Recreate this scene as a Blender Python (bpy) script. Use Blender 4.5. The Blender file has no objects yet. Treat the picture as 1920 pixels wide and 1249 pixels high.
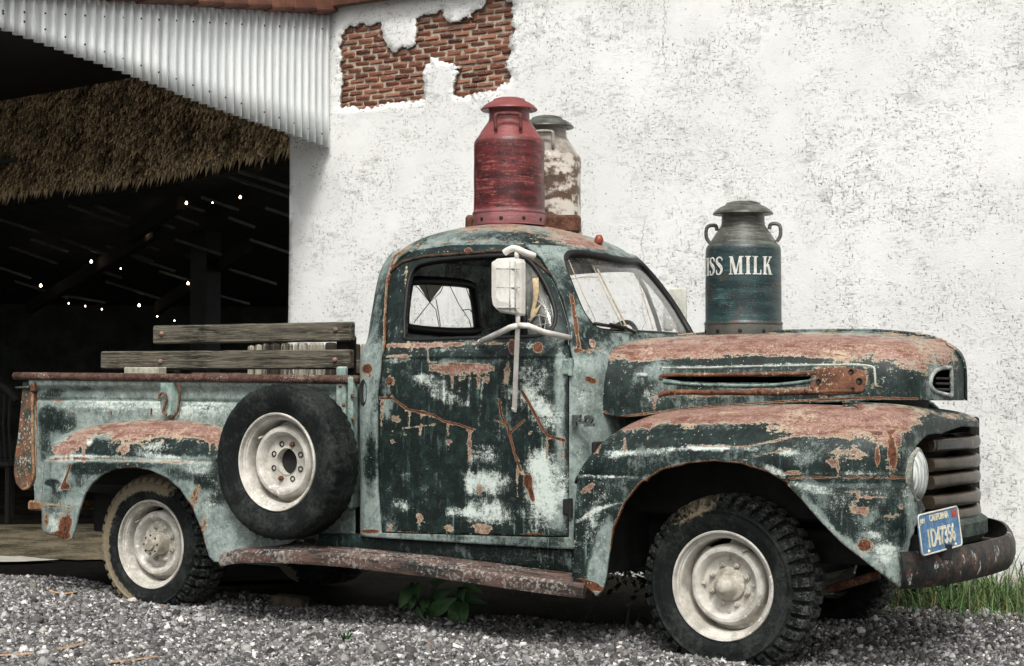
import bpy, bmesh, math, random
import numpy as np
from mathutils import Vector, Matrix
from mathutils.geometry import delaunay_2d_cdt
random.seed(7); rng = np.random.default_rng(7)
SC = bpy.context.scene; COL = SC.collection
R_ = math.radians
# ------------------------------------------------------------------ camera
FPX = 3200.0; TH = R_(32.2); CAM = np.array((2.898, -6.921, 1.13)); PITCH = math.atan((708-624.5)/FPX)
cam = bpy.data.cameras.new('camera'); camo = bpy.data.objects.new('camera', cam); COL.objects.link(camo)
cam.sensor_width = 36; cam.lens = 36*FPX/1920; cam.clip_end = 500; cam.clip_start = .05
camo.location = CAM; camo.rotation_euler = (math.pi/2+PITCH, 0, TH)
SC.camera = camo
# ------------------------------------------------------------------ sky, sun, exposure
W = bpy.data.worlds.new('World'); SC.world = W; W.use_nodes = True
nt = W.node_tree; nt.nodes.clear()
SUN_EL, SUN_AZ = R_(53), R_(150)          # azimuth measured from +Y clockwise: the sun stands behind the camera
sky = nt.nodes.new('ShaderNodeTexSky'); sky.sky_type = 'NISHITA'; sky.sun_disc = False
sky.sun_elevation = SUN_EL; sky.sun_rotation = SUN_AZ; sky.dust_density = 6; sky.air_density = 1; sky.ozone_density = .6
hs = nt.nodes.new('ShaderNodeHueSaturation'); hs.inputs['Saturation'].default_value = .22
bg = nt.nodes.new('ShaderNodeBackground'); bg.inputs['Strength'].default_value = .10
wo = nt.nodes.new('ShaderNodeOutputWorld')
nt.links.new(sky.outputs[0], hs.inputs['Color']); nt.links.new(hs.outputs[0], bg.inputs[0]); nt.links.new(bg.outputs[0], wo.inputs[0])
sl = bpy.data.lights.new('sun', 'SUN'); sl.energy = 1.5; sl.angle = R_(14); sl.color = (1, .97, .92)
slo = bpy.data.objects.new('sun', sl); COL.objects.link(slo); slo.location = (0, -8, 12)
sd = Vector((math.sin(SUN_AZ)*math.cos(SUN_EL), math.cos(SUN_AZ)*math.cos(SUN_EL), math.sin(SUN_EL)))
slo.rotation_euler = sd.to_track_quat('Z', 'Y').to_euler()
vs = SC.view_settings; vs.view_transform = 'Standard'; vs.look = 'None'; vs.gamma = 1; vs.use_curve_mapping = False
vs.exposure = 0.62
SC.render.engine = 'CYCLES'; SC.cycles.use_denoising = True; SC.cycles.max_bounces = 6
# ------------------------------------------------------------------ measuring helpers (photo survey -> metres)
C_, S_ = math.cos(TH), math.sin(TH); CP, SP = math.cos(PITCH), math.sin(PITCH)
def proj(V):
    V = np.asarray(V, float); d = V-CAM
    X = d[..., 0]*C_+d[..., 1]*S_; D = -d[..., 0]*S_+d[..., 1]*C_
    dd = D*CP+d[..., 2]*SP; v = -D*SP+d[..., 2]*CP
    return np.stack([960+FPX*X/dd, 624.5-FPX*v/dd], -1)
def ray(px, py):
    X = (px-960)/FPX; v = (624.5-py)/FPX; D = CP-v*SP
    return np.array((X*C_-D*S_, X*S_+D*C_, SP+v*CP))
def P(px, py, y):
    r = ray(px, py); return CAM+r*((y-CAM[1])/r[1])
def PX(px, py, x):
    r = ray(px, py); return CAM+r*((x-CAM[0])/r[0])
def PZ(px, py, z=0.):
    r = ray(px, py); return CAM+r*((z-CAM[2])/r[2])
def PD(px, py, d): return CAM+ray(px, py)*d
def pchip(xs, ys):
    xs = np.asarray(xs, float); ys = np.asarray(ys, float); h = np.diff(xs); dl = np.diff(ys)/h
    m = np.zeros_like(ys); m[0] = dl[0]; m[-1] = dl[-1]
    for i in range(1, len(xs)-1):
        if dl[i-1]*dl[i] > 0:
            w1 = 2*h[i]+h[i-1]; w2 = h[i]+2*h[i-1]; m[i] = (w1+w2)/(w1/dl[i-1]+w2/dl[i])
    def f(x):
        x = np.clip(np.asarray(x, float), xs[0], xs[-1]); i = np.clip(np.searchsorted(xs, x)-1, 0, len(xs)-2)
        t = (x-xs[i])/h[i]; t2 = t*t; t3 = t2*t
        return (2*t3-3*t2+1)*ys[i]+(t3-2*t2+t)*h[i]*m[i]+(-2*t3+3*t2)*ys[i+1]+(t3-t2)*h[i]*m[i+1]
    return f
def sstep(x, a, b):
    t = np.clip((np.asarray(x, float)-a)/(b-a), 0, 1); return t*t*(3-2*t)
# ------------------------------------------------------------------ object helpers
OFF = {}
def setmat(me, mat):
    for m in (mat if isinstance(mat, (list, tuple)) else [mat]): me.materials.append(getattr(m, 'mat', m))
def obj(name, VF, mat, parent=None, smooth=False, base=None, wear=None, angle=None):
    V, F = VF; V = np.asarray(V, float).reshape(-1, 3)
    off = OFF[parent] if parent is not None else np.array(base if base is not None else (0, 0, 0), float)
    me = bpy.data.meshes.new(name)
    if isinstance(F, np.ndarray):
        n, k = F.shape; me.vertices.add(len(V)); me.vertices.foreach_set('co', (V-off).astype(np.float32).ravel())
        me.loops.add(n*k); me.loops.foreach_set('vertex_index', F.astype(np.int32).ravel())
        me.polygons.add(n); me.polygons.foreach_set('loop_start', np.arange(0, n*k, k, dtype=np.int32))
        me.update(calc_edges=True); me.validate()
    else:
        me.from_pydata((V-off).tolist(), [], [list(f) for f in F]); me.update()
    if smooth: me.polygons.foreach_set('use_smooth', np.ones(len(me.polygons), bool))
    if wear is not None:
        at = me.attributes.new('wear', 'FLOAT_COLOR', 'POINT'); at.data.foreach_set('color', wear.astype(np.float32).ravel())
    setmat(me, mat)
    o = bpy.data.objects.new(name, me); COL.objects.link(o)
    if parent is not None: o.parent = parent
    else: o.location = off
    OFF[o] = off
    if angle:
        try:
            me.set_sharp_from_angle(angle=R_(angle))
        except Exception: pass
    return o
def thing(name, label, cat, base=(0, 0, 0), group=None):
    o = bpy.data.objects.new(name, None); COL.objects.link(o); o.location = base; o.empty_display_size = .1
    OFF[o] = np.array(base, float); tag(o, label, cat, group); return o
def tag(o, label, cat, group=None):
    o['label'] = label; o['category'] = cat
    if group: o['group'] = group
    return o
def kind(o, k): o['kind'] = k; return o
def join(*vfs):
    V = []; F = []
    n = 0
    for v, f in vfs:
        v = np.asarray(v, float).reshape(-1, 3); V.append(v); F += [[i+n for i in q] for q in f]; n += len(v)
    return np.concatenate(V), F
def tf(vf, M=None, loc=(0, 0, 0), rot=None, sc=None):
    v = np.asarray(vf[0], float).reshape(-1, 3)
    if sc is not None: v = v*np.array(sc)
    if rot is not None:
        v = v@np.array(rot).T
    return v+np.array(loc), vf[1]
def rotz(a): c, s = math.cos(a), math.sin(a); return np.array(((c, -s, 0), (s, c, 0), (0, 0, 1)))
def roty(a): c, s = math.cos(a), math.sin(a); return np.array(((c, 0, s), (0, 1, 0), (-s, 0, c)))
def rotx(a): c, s = math.cos(a), math.sin(a); return np.array(((1, 0, 0), (0, c, -s), (0, s, c)))
def box(c, s):
    x, y, z = np.array(s)/2; a, b, d = c
    return [(a+i*x, b+j*y, d+k*z) for i in (-1, 1) for j in (-1, 1) for k in (-1, 1)], [(0, 1, 3, 2), (4, 6, 7, 5), (0, 4, 5, 1), (2, 3, 7, 6), (0, 2, 6, 4), (1, 5, 7, 3)]
def rbox(c, s, bev=.01, seg=1, jit=0):
    bm = bmesh.new(); bmesh.ops.create_cube(bm, size=1)
    for v in bm.verts: v.co = Vector([v.co[i]*s[i] for i in range(3)])
    bmesh.ops.bevel(bm, geom=list(bm.edges), offset=min(bev, min(s)*.45), segments=seg, affect='EDGES', profile=.5)
    V = np.array([v.co[:] for v in bm.verts]); F = [[v.index for v in f.verts] for f in bm.faces]; bm.free()
    if jit: V = V+rng.normal(0, jit, V.shape)
    return V+np.array(c), F
def frame_between(p, q, up=(0, 0, 1)):
    p = np.array(p, float); q = np.array(q, float); x = q-p; L = np.linalg.norm(x); x /= L
    y = np.cross(up, x); y /= np.linalg.norm(y)+1e-9; z = np.cross(x, y)
    return np.stack([x, y, z], 1), L
def bar(p, q, w, h, bev=.004, up=(0, 0, 1), seg=1):
    M, L = frame_between(p, q, up); V, F = rbox((0, 0, 0), (L, w, h), bev, seg)
    return V@M.T+(np.array(p, float)+np.array(q, float))/2, F
def tube(pts, r, n=8, closed=False, caps=True):
    pts = np.asarray(pts, float); m = len(pts); rs = np.broadcast_to(r, m)
    if closed: t = np.roll(pts, -1, 0)-np.roll(pts, 1, 0)
    else: t = np.gradient(pts, axis=0)
    t /= np.linalg.norm(t, axis=1)[:, None]+1e-12
    u = np.cross(t[0], (0, 0, 1)); 
    if np.linalg.norm(u) < .2: u = np.cross(t[0], (0, 1, 0))
    V = []
    for i in range(m):
        u = u-t[i]*np.dot(u, t[i]); u /= np.linalg.norm(u)+1e-12; w = np.cross(t[i], u)
        for k in range(n):
            a = 2*math.pi*k/n; V.append(pts[i]+rs[i]*(math.cos(a)*u+math.sin(a)*w))
    F = []
    for i in range(m if closed else m-1):
        j = (i+1) % m
        for k in range(n): F.append((i*n+k, i*n+(k+1) % n, j*n+(k+1) % n, j*n+k))
    if not closed and caps: F += [list(range(n))[::-1], list(range((m-1)*n, m*n))]
    return np.array(V), F
def sweep(prof, pts, up=(0, 0, 1), closed=False):
    """prof: list of (side, up) offsets; side = horizontal normal to the right of travel"""
    pts = np.asarray(pts, float); m = len(pts); n = len(prof)
    t = np.roll(pts, -1, 0)-np.roll(pts, 1, 0) if closed else np.gradient(pts, axis=0)
    t /= np.linalg.norm(t, axis=1)[:, None]+1e-12; V = []
    for i in range(m):
        s = np.cross(t[i], up); s /= np.linalg.norm(s)+1e-12; w = np.cross(s, t[i])
        for a, b in prof: V.append(pts[i]+a*s+b*w)
    F = []
    for i in range(m if closed else m-1):
        j = (i+1) % m
        for k in range(n): F.append((i*n+k, j*n+k, j*n+(k+1) % n, i*n+(k+1) % n))
    if not closed: F += [list(range(n)), list(range((m-1)*n, m*n))[::-1]]
    return np.array(V), F
def lathe(prof, n=48, axis='z', mod=None):
    """prof: list of (r, h)"""
    V = []; m = len(prof)
    for i in range(n):
        a = 2*math.pi*i/n
        for j, (r, h) in enumerate(prof):
            if mod: r, h = mod(a, j, r, h)
            if axis == 'z': V.append((r*math.cos(a), r*math.sin(a), h))
            else: V.append((r*math.cos(a), h, r*math.sin(a)))
    F = []
    for i in range(n):
        k = (i+1) % n
        for j in range(m-1):
            q = (i*m+j, k*m+j, k*m+j+1, i*m+j+1); F.append(q if axis == 'z' else q[::-1])
    return np.array(V), F
def smoothline(pts, n=8, closed=False):
    pts = np.asarray(pts, float); out = []; m = len(pts)
    for i in range(m if closed else m-1):
        p0 = pts[(i-1) % m] if closed or i > 0 else pts[0]; p1 = pts[i]; p2 = pts[(i+1) % m]
        p3 = pts[(i+2) % m] if closed or i+2 < m else pts[-1]
        for k in range(n):
            t = k/n
            out.append(.5*((2*p1)+(-p0+p2)*t+(2*p0-5*p1+4*p2-p3)*t*t+(-p0+3*p1-3*p2+p3)*t**3))
    if not closed: out.append(pts[-1])
    return np.array(out)
def resample(poly, h):
    poly = np.asarray(poly, float); out = []
    for i in range(len(poly)):
        a = poly[i]; b = poly[(i+1) % len(poly)]; k = max(1, int(round(np.linalg.norm(b-a)/h)))
        for j in range(k): out.append(a+(b-a)*j/k)
    return np.array(out)
def inpoly(p, poly):
    x, y = p[:, 0], p[:, 1]; ins = np.zeros(len(p), bool); n = len(poly)
    for i in range(n):
        x1, y1 = poly[i]; x2, y2 = poly[(i+1) % n]
        if y1 == y2: continue
        c = ((y1 > y) != (y2 > y)) & (x < (x2-x1)*(y-y1)/(y2-y1)+x1); ins ^= c
    return ins
def edist(p, poly):
    d = np.full(len(p), 1e9); n = len(poly)
    for i in range(n):
        a = poly[i]; b = poly[(i+1) % n]; ab = b-a; L = ab@ab+1e-18
        t = np.clip(((p-a)@ab)/L, 0, 1); q = p-a-t[:, None]*ab; d = np.minimum(d, (q*q).sum(1))
    return np.sqrt(d)
def fill2d(outer, holes, h):
    outer = resample(outer, h); holes = [resample(q, h) for q in holes]
    lo = outer.min(0); hi = outer.max(0)
    gx = np.arange(lo[0], hi[0]+h, h); gy = np.arange(lo[1], hi[1]+h, h*.87)
    g = np.array([(x+(j % 2)*h/2, y) for j, y in enumerate(gy) for x in gx])
    k = inpoly(g, outer)
    for q in holes: k &= ~inpoly(g, q)
    g = g[k]
    if len(g):
        d = edist(g, outer)
        for q in holes: d = np.minimum(d, edist(g, q))
        g = g[d > .45*h]
    pts = []; edges = []
    for q in [outer]+holes:
        n0 = len(pts); pts += list(q); m = len(q); edges += [(n0+i, n0+(i+1) % m) for i in range(m)]
    pts += list(g)
    r = delaunay_2d_cdt([Vector((float(p[0]), float(p[1]))) for p in pts], edges, [], 0, 1e-6)
    V = np.array([v[:] for v in r[0]]); F = np.array([list(f) for f in r[2]], dtype=np.int64)
    c = V[F].mean(1); k = inpoly(c, outer)
    for q in holes: k &= ~inpoly(c, q)
    return V, F[k]
def G(V):
    """the truck stands slightly racked: far half narrower and swept back"""
    V = np.array(V, float); y = V[..., 1]; m = y > 0
    V[..., 0] = np.where(m, V[..., 0]-.17*y*.85*np.clip((V[..., 0]+2)/2, 0, 1), V[..., 0])
    V[..., 1] = np.where(m, .85*y, y)
    return V
def solve(mapf, px, py, g):
    g = np.array(g, float); e = 1e-4; t = np.array((px, py), float)
    for _ in range(40):
        f = lambda q: proj(G(mapf(np.array([q[0]]), np.array([q[1]])))[0])
        p0 = f(g); r = t-p0
        if np.abs(r).max() < .05: break
        J = np.stack([(f(g+(e, 0))-p0)/e, (f(g+(0, e))-p0)/e], 1)
        st = np.linalg.lstsq(J, r, rcond=1e-3)[0]; n = np.linalg.norm(st)
        g = g+st*min(1, .08/(n+1e-9))
    return g
def dom(mapf, pts, guess):
    out = []; last = None
    for p in pts:
        if len(p) == 3: out.append(np.array(p[1:], float)); last = out[-1]
        else: last = solve(mapf, p[0], p[1], guess(*p)); out.append(last)
    return np.array(out)
def panel(name, mapf, outer, holes, h, mat, parent, thick=.004, wearf=None, flip=None, smooth=True):
    D, F = fill2d(outer, holes, h); V = G(mapf(D[:, 0], D[:, 1]))
    n = np.cross(V[F[:, 1]]-V[F[:, 0]], V[F[:, 2]]-V[F[:, 0]])
    if flip is None: flip = (n*(CAM-V[F[:, 0]])).sum() < 0
    if flip: F = F[:, ::-1]
    o = obj(name, (V, F), mat, parent, smooth, wear=wearf(V) if wearf else None)
    if thick:
        m = o.modifiers.new('thickness', 'SOLIDIFY'); m.thickness = thick; m.offset = -1; m.use_rim = True
    return o
# ------------------------------------------------------------------ wear maps (patches of lost paint, in side-view survey units)
def wear_fn(d, p=0., r=0., w=0., blobs=(), lines=()):
    """d,p,r,w: base amount of old dark paint, primer, rust, chalk; blobs (kind,cx,cy,rx,ry,rot,amount)"""
    ix = dict(p=0, d=1, r=2, w=3)
    rg_ = np.random.default_rng(len(blobs)); lines = list(lines)
    for k, cx, cy, rx, ry, rot, am in blobs:
        if k in 'pr' and am > .55 and rx < 60 and cy > 640:
            for i in range(max(1, int(rx/5))):
                x0 = cx+rg_.uniform(-rx, rx)*.8; L = rg_.uniform(6, 34); lines.append(('p', [(x0, cy), (x0+rg_.uniform(-1.5, 1.5), cy+ry+L)], rg_.uniform(1.2, 2.4), rg_.uniform(.22, .42)))
    def f(V):
        q = proj(V); A = np.tile(np.array((p, d, r, w), float), (len(V), 1))
        for k, cx, cy, rx, ry, rot, am in blobs:
            a = R_(rot); X = q[:, 0]-cx; Y = q[:, 1]-cy
            u = (X*math.cos(a)+Y*math.sin(a))/rx; v = (-X*math.sin(a)+Y*math.cos(a))/ry
            A[:, ix[k]] += am*np.exp(-(u*u+v*v)**1.5*.7)
        for k, pts, wd, am in lines:
            dd = np.full(len(V), 1e9)
            for i in range(len(pts)-1):
                a = np.array(pts[i], float); b = np.array(pts[i+1], float); ab = b-a
                t = np.clip(((q-a)@ab)/(ab@ab), 0, 1); e = q-a-t[:, None]*ab; dd = np.minimum(dd, np.sqrt((e*e).sum(1)))
            A[:, ix[k]] += am*np.exp(-(dd/wd)**2)
        return np.clip(A, 0, 1.5)
    return f
# ------------------------------------------------------------------ material helpers
class NT:
    def __init__(s, name, rough=.6, metal=0., spec=.5):
        s.mat = bpy.data.materials.new(name); s.mat.use_nodes = True; s.t = s.mat.node_tree; s.t.nodes.clear()
        s.out = s.t.nodes.new('ShaderNodeOutputMaterial'); s.b = s.t.nodes.new('ShaderNodeBsdfPrincipled')
        s.t.links.new(s.b.outputs[0], s.out.inputs[0]); s.set('Roughness', rough); s.set('Metallic', metal); s.set('Specular IOR Level', spec)
        s.co = s.n('ShaderNodeTexCoord').outputs['Object']
    def n(s, t, **kw):
        x = s.t.nodes.new(t)
        for k, v in kw.items(): setattr(x, k, v)
        return x
    def link(s, v, sock):
        if hasattr(v, 'is_output'): s.t.links.new(v, sock)
        else:
            if isinstance(v, (tuple, list)) and len(v) == 3 and sock.type == 'RGBA': v = (*v, 1)
            sock.default_value = v
    def set(s, k, v): s.link(v, s.b.inputs[k])
    def noise(s, sc, det=4, rough=.6, co=None, dist=0., out='Fac'):
        x = s.n('ShaderNodeTexNoise'); s.t.links.new(co or s.co, x.inputs['Vector'])
        x.inputs['Scale'].default_value = sc; x.inputs['Detail'].default_value = det; x.inputs['Roughness'].default_value = rough; x.inputs['Distortion'].default_value = dist
        return x.outputs[out]
    def vor(s, sc, feat='F1', co=None, out='Distance', rand=1.):
        x = s.n('ShaderNodeTexVoronoi', feature=feat); s.t.links.new(co or s.co, x.inputs['Vector']); x.inputs['Scale'].default_value = sc
        x.inputs['Randomness'].default_value = rand
        return x.outputs[out]
    def map(s, sc=(1, 1, 1), rot=(0, 0, 0), co=None):
        x = s.n('ShaderNodeMapping'); s.t.links.new(co or s.co, x.inputs['Vector']); x.inputs['Scale'].default_value = sc; x.inputs['Rotation'].default_value = rot
        return x.outputs[0]
    def m(s, op, a, b=0., c=None):
        x = s.n('ShaderNodeMath', operation=op); s.link(a, x.inputs[0]); s.link(b, x.inputs[1])
        if c is not None: s.link(c, x.inputs[2])
        return x.outputs[0]
    def sm(s, x, a, b, lo=0., hi=1.):
        y = s.n('ShaderNodeMapRange', interpolation_type='SMOOTHSTEP'); s.link(x, y.inputs[0])
        for i, v in enumerate((a, b, lo, hi)): y.inputs[i+1].default_value = v
        return y.outputs[0]
    def mix(s, f, a, b):
        x = s.n('ShaderNodeMix', data_type='RGBA'); s.link(f, x.inputs[0]); s.link(a, x.inputs[6]); s.link(b, x.inputs[7]); return x.outputs[2]
    def add(s, *a):
        r = a[0]
        for q in a[1:]: r = s.m('ADD', r, q)
        return r
    def c(s, n, k): return s.m('MULTIPLY', s.m('SUBTRACT', n, .5), k)
    def attr(s, name):
        x = s.n('ShaderNodeAttribute', attribute_name=name); return x
    def bump(s, h, st=.4, d=.005, normal=None):
        x = s.n('ShaderNodeBump'); x.inputs['Strength'].default_value = st; x.inputs['Distance'].default_value = d; s.link(h, x.inputs['Height'])
        if normal: s.link(normal, x.inputs['Normal'])
        s.set('Normal', x.outputs[0])
    def col(s, v): s.set('Base Color', v); return s
def plain(name, col, var=.25, sc=20, rough=.6, metal=0, bump=.2, spec=.4):
    t = NT(name, rough, metal, spec); n = t.noise(sc, 5, .65)
    t.col(t.mix(t.sm(n, .3, .7), tuple(c*(1-var) for c in col), tuple(min(1, c*(1+var)) for c in col)))
    if bump: t.bump(n, bump, .004)
    return t.mat
def paint_mat():
    t = NT('weathered_paint', .5, 0, .30)
    a = t.attr('wear'); sp = t.n('ShaderNodeSeparateColor'); t.t.links.new(a.outputs['Color'], sp.inputs[0])
    p, d, r, w = sp.outputs[0], sp.outputs[1], sp.outputs[2], a.outputs['Alpha']
    n1 = t.noise(5.5, 6, .68); n2 = t.noise(19, 6, .68, dist=.4); n3 = t.noise(75, 4, .7); n4 = t.noise(330, 3, .7)
    st = t.noise(1, 4, .65, co=t.map((55, 55, 5))); hz = t.noise(1, 4, .65, co=t.map((9, 9, 70)))
    D = t.sm(t.add(d, t.c(n1, 1.7), t.c(n2, 1.0), t.c(n3, .5), t.c(st, .5), t.c(n4, .9)), .34, .66)
    Wm = t.sm(t.add(w, t.c(n1, .7), t.c(n2, 1.0), t.c(n3, 1.0), t.c(n4, 1.3), t.c(st, .5), t.c(hz, .4)), .36, .82)
    pv = t.add(t.m('MULTIPLY', p, .88), t.c(n2, 1.15), t.c(n3, .9), t.c(n1, 1.2), t.c(hz, 1.0), t.c(n4, .5)); Pm = t.sm(pv, .47, .58); Pr = t.sm(pv, .38, .47)
    rv = t.add(r, t.c(n3, .8), t.c(n2, .7), t.c(n4, .3)); Rm = t.sm(rv, .47, .55); Rr = t.sm(rv, .38, .47)
    mint = t.mix(t.sm(n2, .35, .65), (.130, .170, .156), (.295, .352, .328))
    mint = t.mix(t.sm(n3, .5, .75), mint, (.40, .50, .45))
    dark = t.mix(t.sm(n2, .42, .68), (.0025, .007, .0065), (.013, .029, .025))
    dark = t.mix(t.sm(n4, .56, .72), dark, (.055, .085, .075))
    dark = t.mix(t.m('MULTIPLY', t.sm(st, .56, .7), t.sm(n1, .45, .6)), dark, (.10, .16, .14))
    c = t.mix(D, mint, dark)
    c = t.mix(Wm, c, t.mix(n3, (.45, .54, .49), (.72, .77, .71)))
    pr = t.mix(t.sm(t.add(n3, t.c(n2, .6)), .35, .65), (.165, .078, .058), (.37, .235, .19)); pr = t.mix(t.sm(t.add(n2, t.c(hz, .7), t.c(n3, .4)), .47, .66), pr, (.125, .052, .034)); pr = t.mix(t.sm(t.add(n1, t.c(n3, .5)), .56, .68), pr, (.40, .31, .22))
    pr = t.mix(t.sm(n4, .58, .66), pr, (.60, .42, .34))
    c = t.mix(Pr, c, t.mix(n3, (.30, .25, .165), (.52, .46, .34))); c = t.mix(Pm, c, pr)
    c = t.mix(Rr, c, t.mix(n2, (.50, .40, .26), (.25, .13, .07)))
    ru = t.mix(t.sm(n3, .38, .62), (.040, .014, .009), (.165, .062, .030)); c = t.mix(Rm, c, ru)
    # chips, pits and specks
    v = t.vor(60); vc = t.vor(60, out='Color'); s2 = t.n('ShaderNodeSeparateColor'); t.t.links.new(vc, s2.inputs[0])
    chip = t.m('MULTIPLY', t.sm(v, .20, .14), t.m('GREATER_THAN', s2.outputs[0], .88)); c = t.mix(chip, c, (.06, .03, .02))
    v2 = t.vor(85); vc2 = t.vor(85, out='Color'); s3 = t.n('ShaderNodeSeparateColor'); t.t.links.new(vc2, s3.inputs[0])
    ch2 = t.m('MULTIPLY', t.sm(v2, .2, .12), t.m('GREATER_THAN', s3.outputs[1], .86)); c = t.mix(ch2, c, (.62, .66, .6))
    t.col(c)
    t.set('Roughness', t.m('ADD', .28, t.m('MULTIPLY', n3, .4)))
    h = t.add(t.c(n3, .5), t.c(n4, .35), t.m('MULTIPLY', Pm, -.5), t.m('MULTIPLY', Rm, -.9), t.c(n1, 1.2)); t.bump(h, .45, .004)
    return t.mat
PAINT = paint_mat()
def rust_mat(name, dark, light, sc=26, rough=.75, pale=None):
    t = NT(name, rough, 0, .3); n = t.noise(sc, 6, .7); n2 = t.noise(sc*5, 4, .7); n3 = t.noise(sc*.3, 3)
    c = t.mix(t.sm(n, .35, .65), dark, light); c = t.mix(t.sm(t.add(n2, t.c(n3, .5)), .58, .7), c, pale or tuple(min(1, x*1.9) for x in light))
    t.col(c); t.bump(t.add(n, n2), .5, .004); return t.mat
RUST = rust_mat('rusty_steel', (.05, .022, .014), (.20, .085, .045), pale=(.42, .30, .22))
BROWN = rust_mat('brown_bar_paint', (.022, .017, .012), (.062, .048, .033), 5, .30, (.14, .112, .08))
BLACKM = plain('grimy_black_steel', (.012, .012, .011), .5, 14, .75)
RUBBER = plain('black_gasket_rubber', (.008, .008, .008), .4, 30, .55)
DARKIN = plain('dark_cab_trim', (.020, .018, .015), .5, 12, .8)
CREAM = rust_mat('cream_wheel_paint', (.36, .34, .295), (.64, .62, .56), 9, .5, (.74, .72, .67))
HUBM = rust_mat('cream_hub_paint', (.25, .225, .175), (.56, .53, .455), 16, .5, (.68, .65, .59))
WHITEM = rust_mat('white_mirror_paint', (.62, .60, .54), (.78, .77, .72), 12, .45, (.55, .48, .38))
GREYP = plain('grey_emblem_metal', (.065, .075, .07), .4, 40, .5)
def glass_mat(name, dirt=.12, tint=(1, 1, 1)):
    t = NT(name); t.t.nodes.remove(t.b)
    tr = t.n('ShaderNodeBsdfTransparent'); tr.inputs[0].default_value = (*tint, 1)
    gl = t.n('ShaderNodeBsdfGlossy'); gl.inputs['Roughness'].default_value = .08
    df = t.n('ShaderNodeBsdfDiffuse'); df.inputs[0].default_value = (.5, .5, .45, 1)
    lw = t.n('ShaderNodeLayerWeight'); lw.inputs['Blend'].default_value = .5; fq = t.m('ADD', .03, t.m('MULTIPLY', t.m('POWER', lw.outputs['Facing'], 4.), .5))
    m1 = t.n('ShaderNodeMixShader'); t.t.links.new(fq, m1.inputs[0]); t.t.links.new(tr.outputs[0], m1.inputs[1]); t.t.links.new(gl.outputs[0], m1.inputs[2])
    n = t.noise(6, 6, .7, co=t.map((3, 3, .6))); f = t.m('MULTIPLY', t.sm(n, .35, .75), dirt*2)
    m2 = t.n('ShaderNodeMixShader'); t.t.links.new(f, m2.inputs[0]); t.t.links.new(m1.outputs[0], m2.inputs[1]); t.t.links.new(df.outputs[0], m2.inputs[2])
    t.t.links.new(m2.outputs[0], t.out.inputs[0]); return t.mat
GLASS = glass_mat('dusty_glass', .04); GLASS2 = glass_mat('grimy_glass', .10, (.95, .97, .93))
def tyre_mat(name, mud, mudcol):
    t = NT(name, .7, 0, .18); n = t.noise(7, 6, .7); n2 = t.noise(60, 4, .7); n3 = t.noise(240, 2)
    a = t.attr('wear'); sp = t.n('ShaderNodeSeparateColor'); t.t.links.new(a.outputs['Color'], sp.inputs[0])
    c = t.mix(t.sm(t.add(t.c(n2, .6), n), .42, .70), (.005, .007, .0065), (.028, .033, .030))
    c = t.mix(t.m('MULTIPLY', t.sm(n3, .66, .74), t.sm(n, .5, .6)), c, (.15, .16, .145))
    c = t.mix(t.sm(t.add(sp.outputs[1], t.c(n2, .9), t.c(n3, .5)), .40, .72), c, t.mix(n2, (.05, .055, .048), (.24, .25, .22)))
    m = t.sm(t.add(sp.outputs[0], t.c(n, .7), t.c(n2, .7)), .42, .62); c = t.mix(m, c, t.mix(n2, tuple(x*.45 for x in mudcol), mudcol))
    t.col(c); t.bump(t.add(n2, t.m('MULTIPLY', n3, .6)), .4, .004); return t.mat
TYRE = tyre_mat('tyre_rubber', .2, (.30, .25, .17))
def text_mesh(s, size, depth, mat, name, M, loc, parent, sx=1.0, bold=0.):
    cu = bpy.data.curves.new(name, 'FONT'); cu.body = s; cu.size = size; cu.extrude = depth; cu.align_x = 'CENTER'; cu.align_y = 'CENTER'; cu.offset = bold
    o = bpy.data.objects.new(name, cu); COL.objects.link(o); bpy.context.view_layer.update()
    me = o.evaluated_get(bpy.context.evaluated_depsgraph_get()).to_mesh()
    V = np.array([v.co[:] for v in me.vertices]); F = [list(p.vertices) for p in me.polygons]
    bpy.data.objects.remove(o); 
    V[:, 0] *= sx; V = V@np.array(M).T+np.array(loc)
    return obj(name, (V, F), mat, parent)
# =================================================================== SETTING
SHADE_SOIL = NT('shade_dark_soil', 1., 0, .05); n = SHADE_SOIL.noise(1.3, 6, .7); n2 = SHADE_SOIL.noise(24, 6, .75); n3 = SHADE_SOIL.noise(150, 3)
c = SHADE_SOIL.mix(SHADE_SOIL.sm(SHADE_SOIL.add(n, SHADE_SOIL.c(n2, .5)), .35, .65), (.006, .0055, .004), (.035, .030, .020)); c = SHADE_SOIL.mix(SHADE_SOIL.sm(n3, .64, .7), c, (.20, .19, .15)); SHADE_SOIL.col(c); SHADE_SOIL.bump(SHADE_SOIL.add(n2, n3), .8, .02)
def sheet(name, pts, z, mat): return kind(obj(name, ([(x, y, z) for x, y in pts], [list(range(len(pts)))]), mat), 'structure')
LOT = NT('gravel_lot', .95, 0, .2); n = LOT.noise(60, 5, .8); n2 = LOT.noise(3, 4); LOT.col(LOT.mix(LOT.sm(LOT.add(n, LOT.c(n2, .4)), .35, .65), (.06, .06, .058), (.34, .34, .33))); LOT.bump(n, .6, .02)
sheet('ground', [(-60, -60), (60, -60), (60, 60), (-60, 60)], -.06, LOT.mat)
sheet('shade_soil', [(-26, -1.2), (9, -1.2), (9, 26), (-26, 26)], -.03, SHADE_SOIL.mat)  # near-black soil puts the shade under the truck into the ground colour
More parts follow.
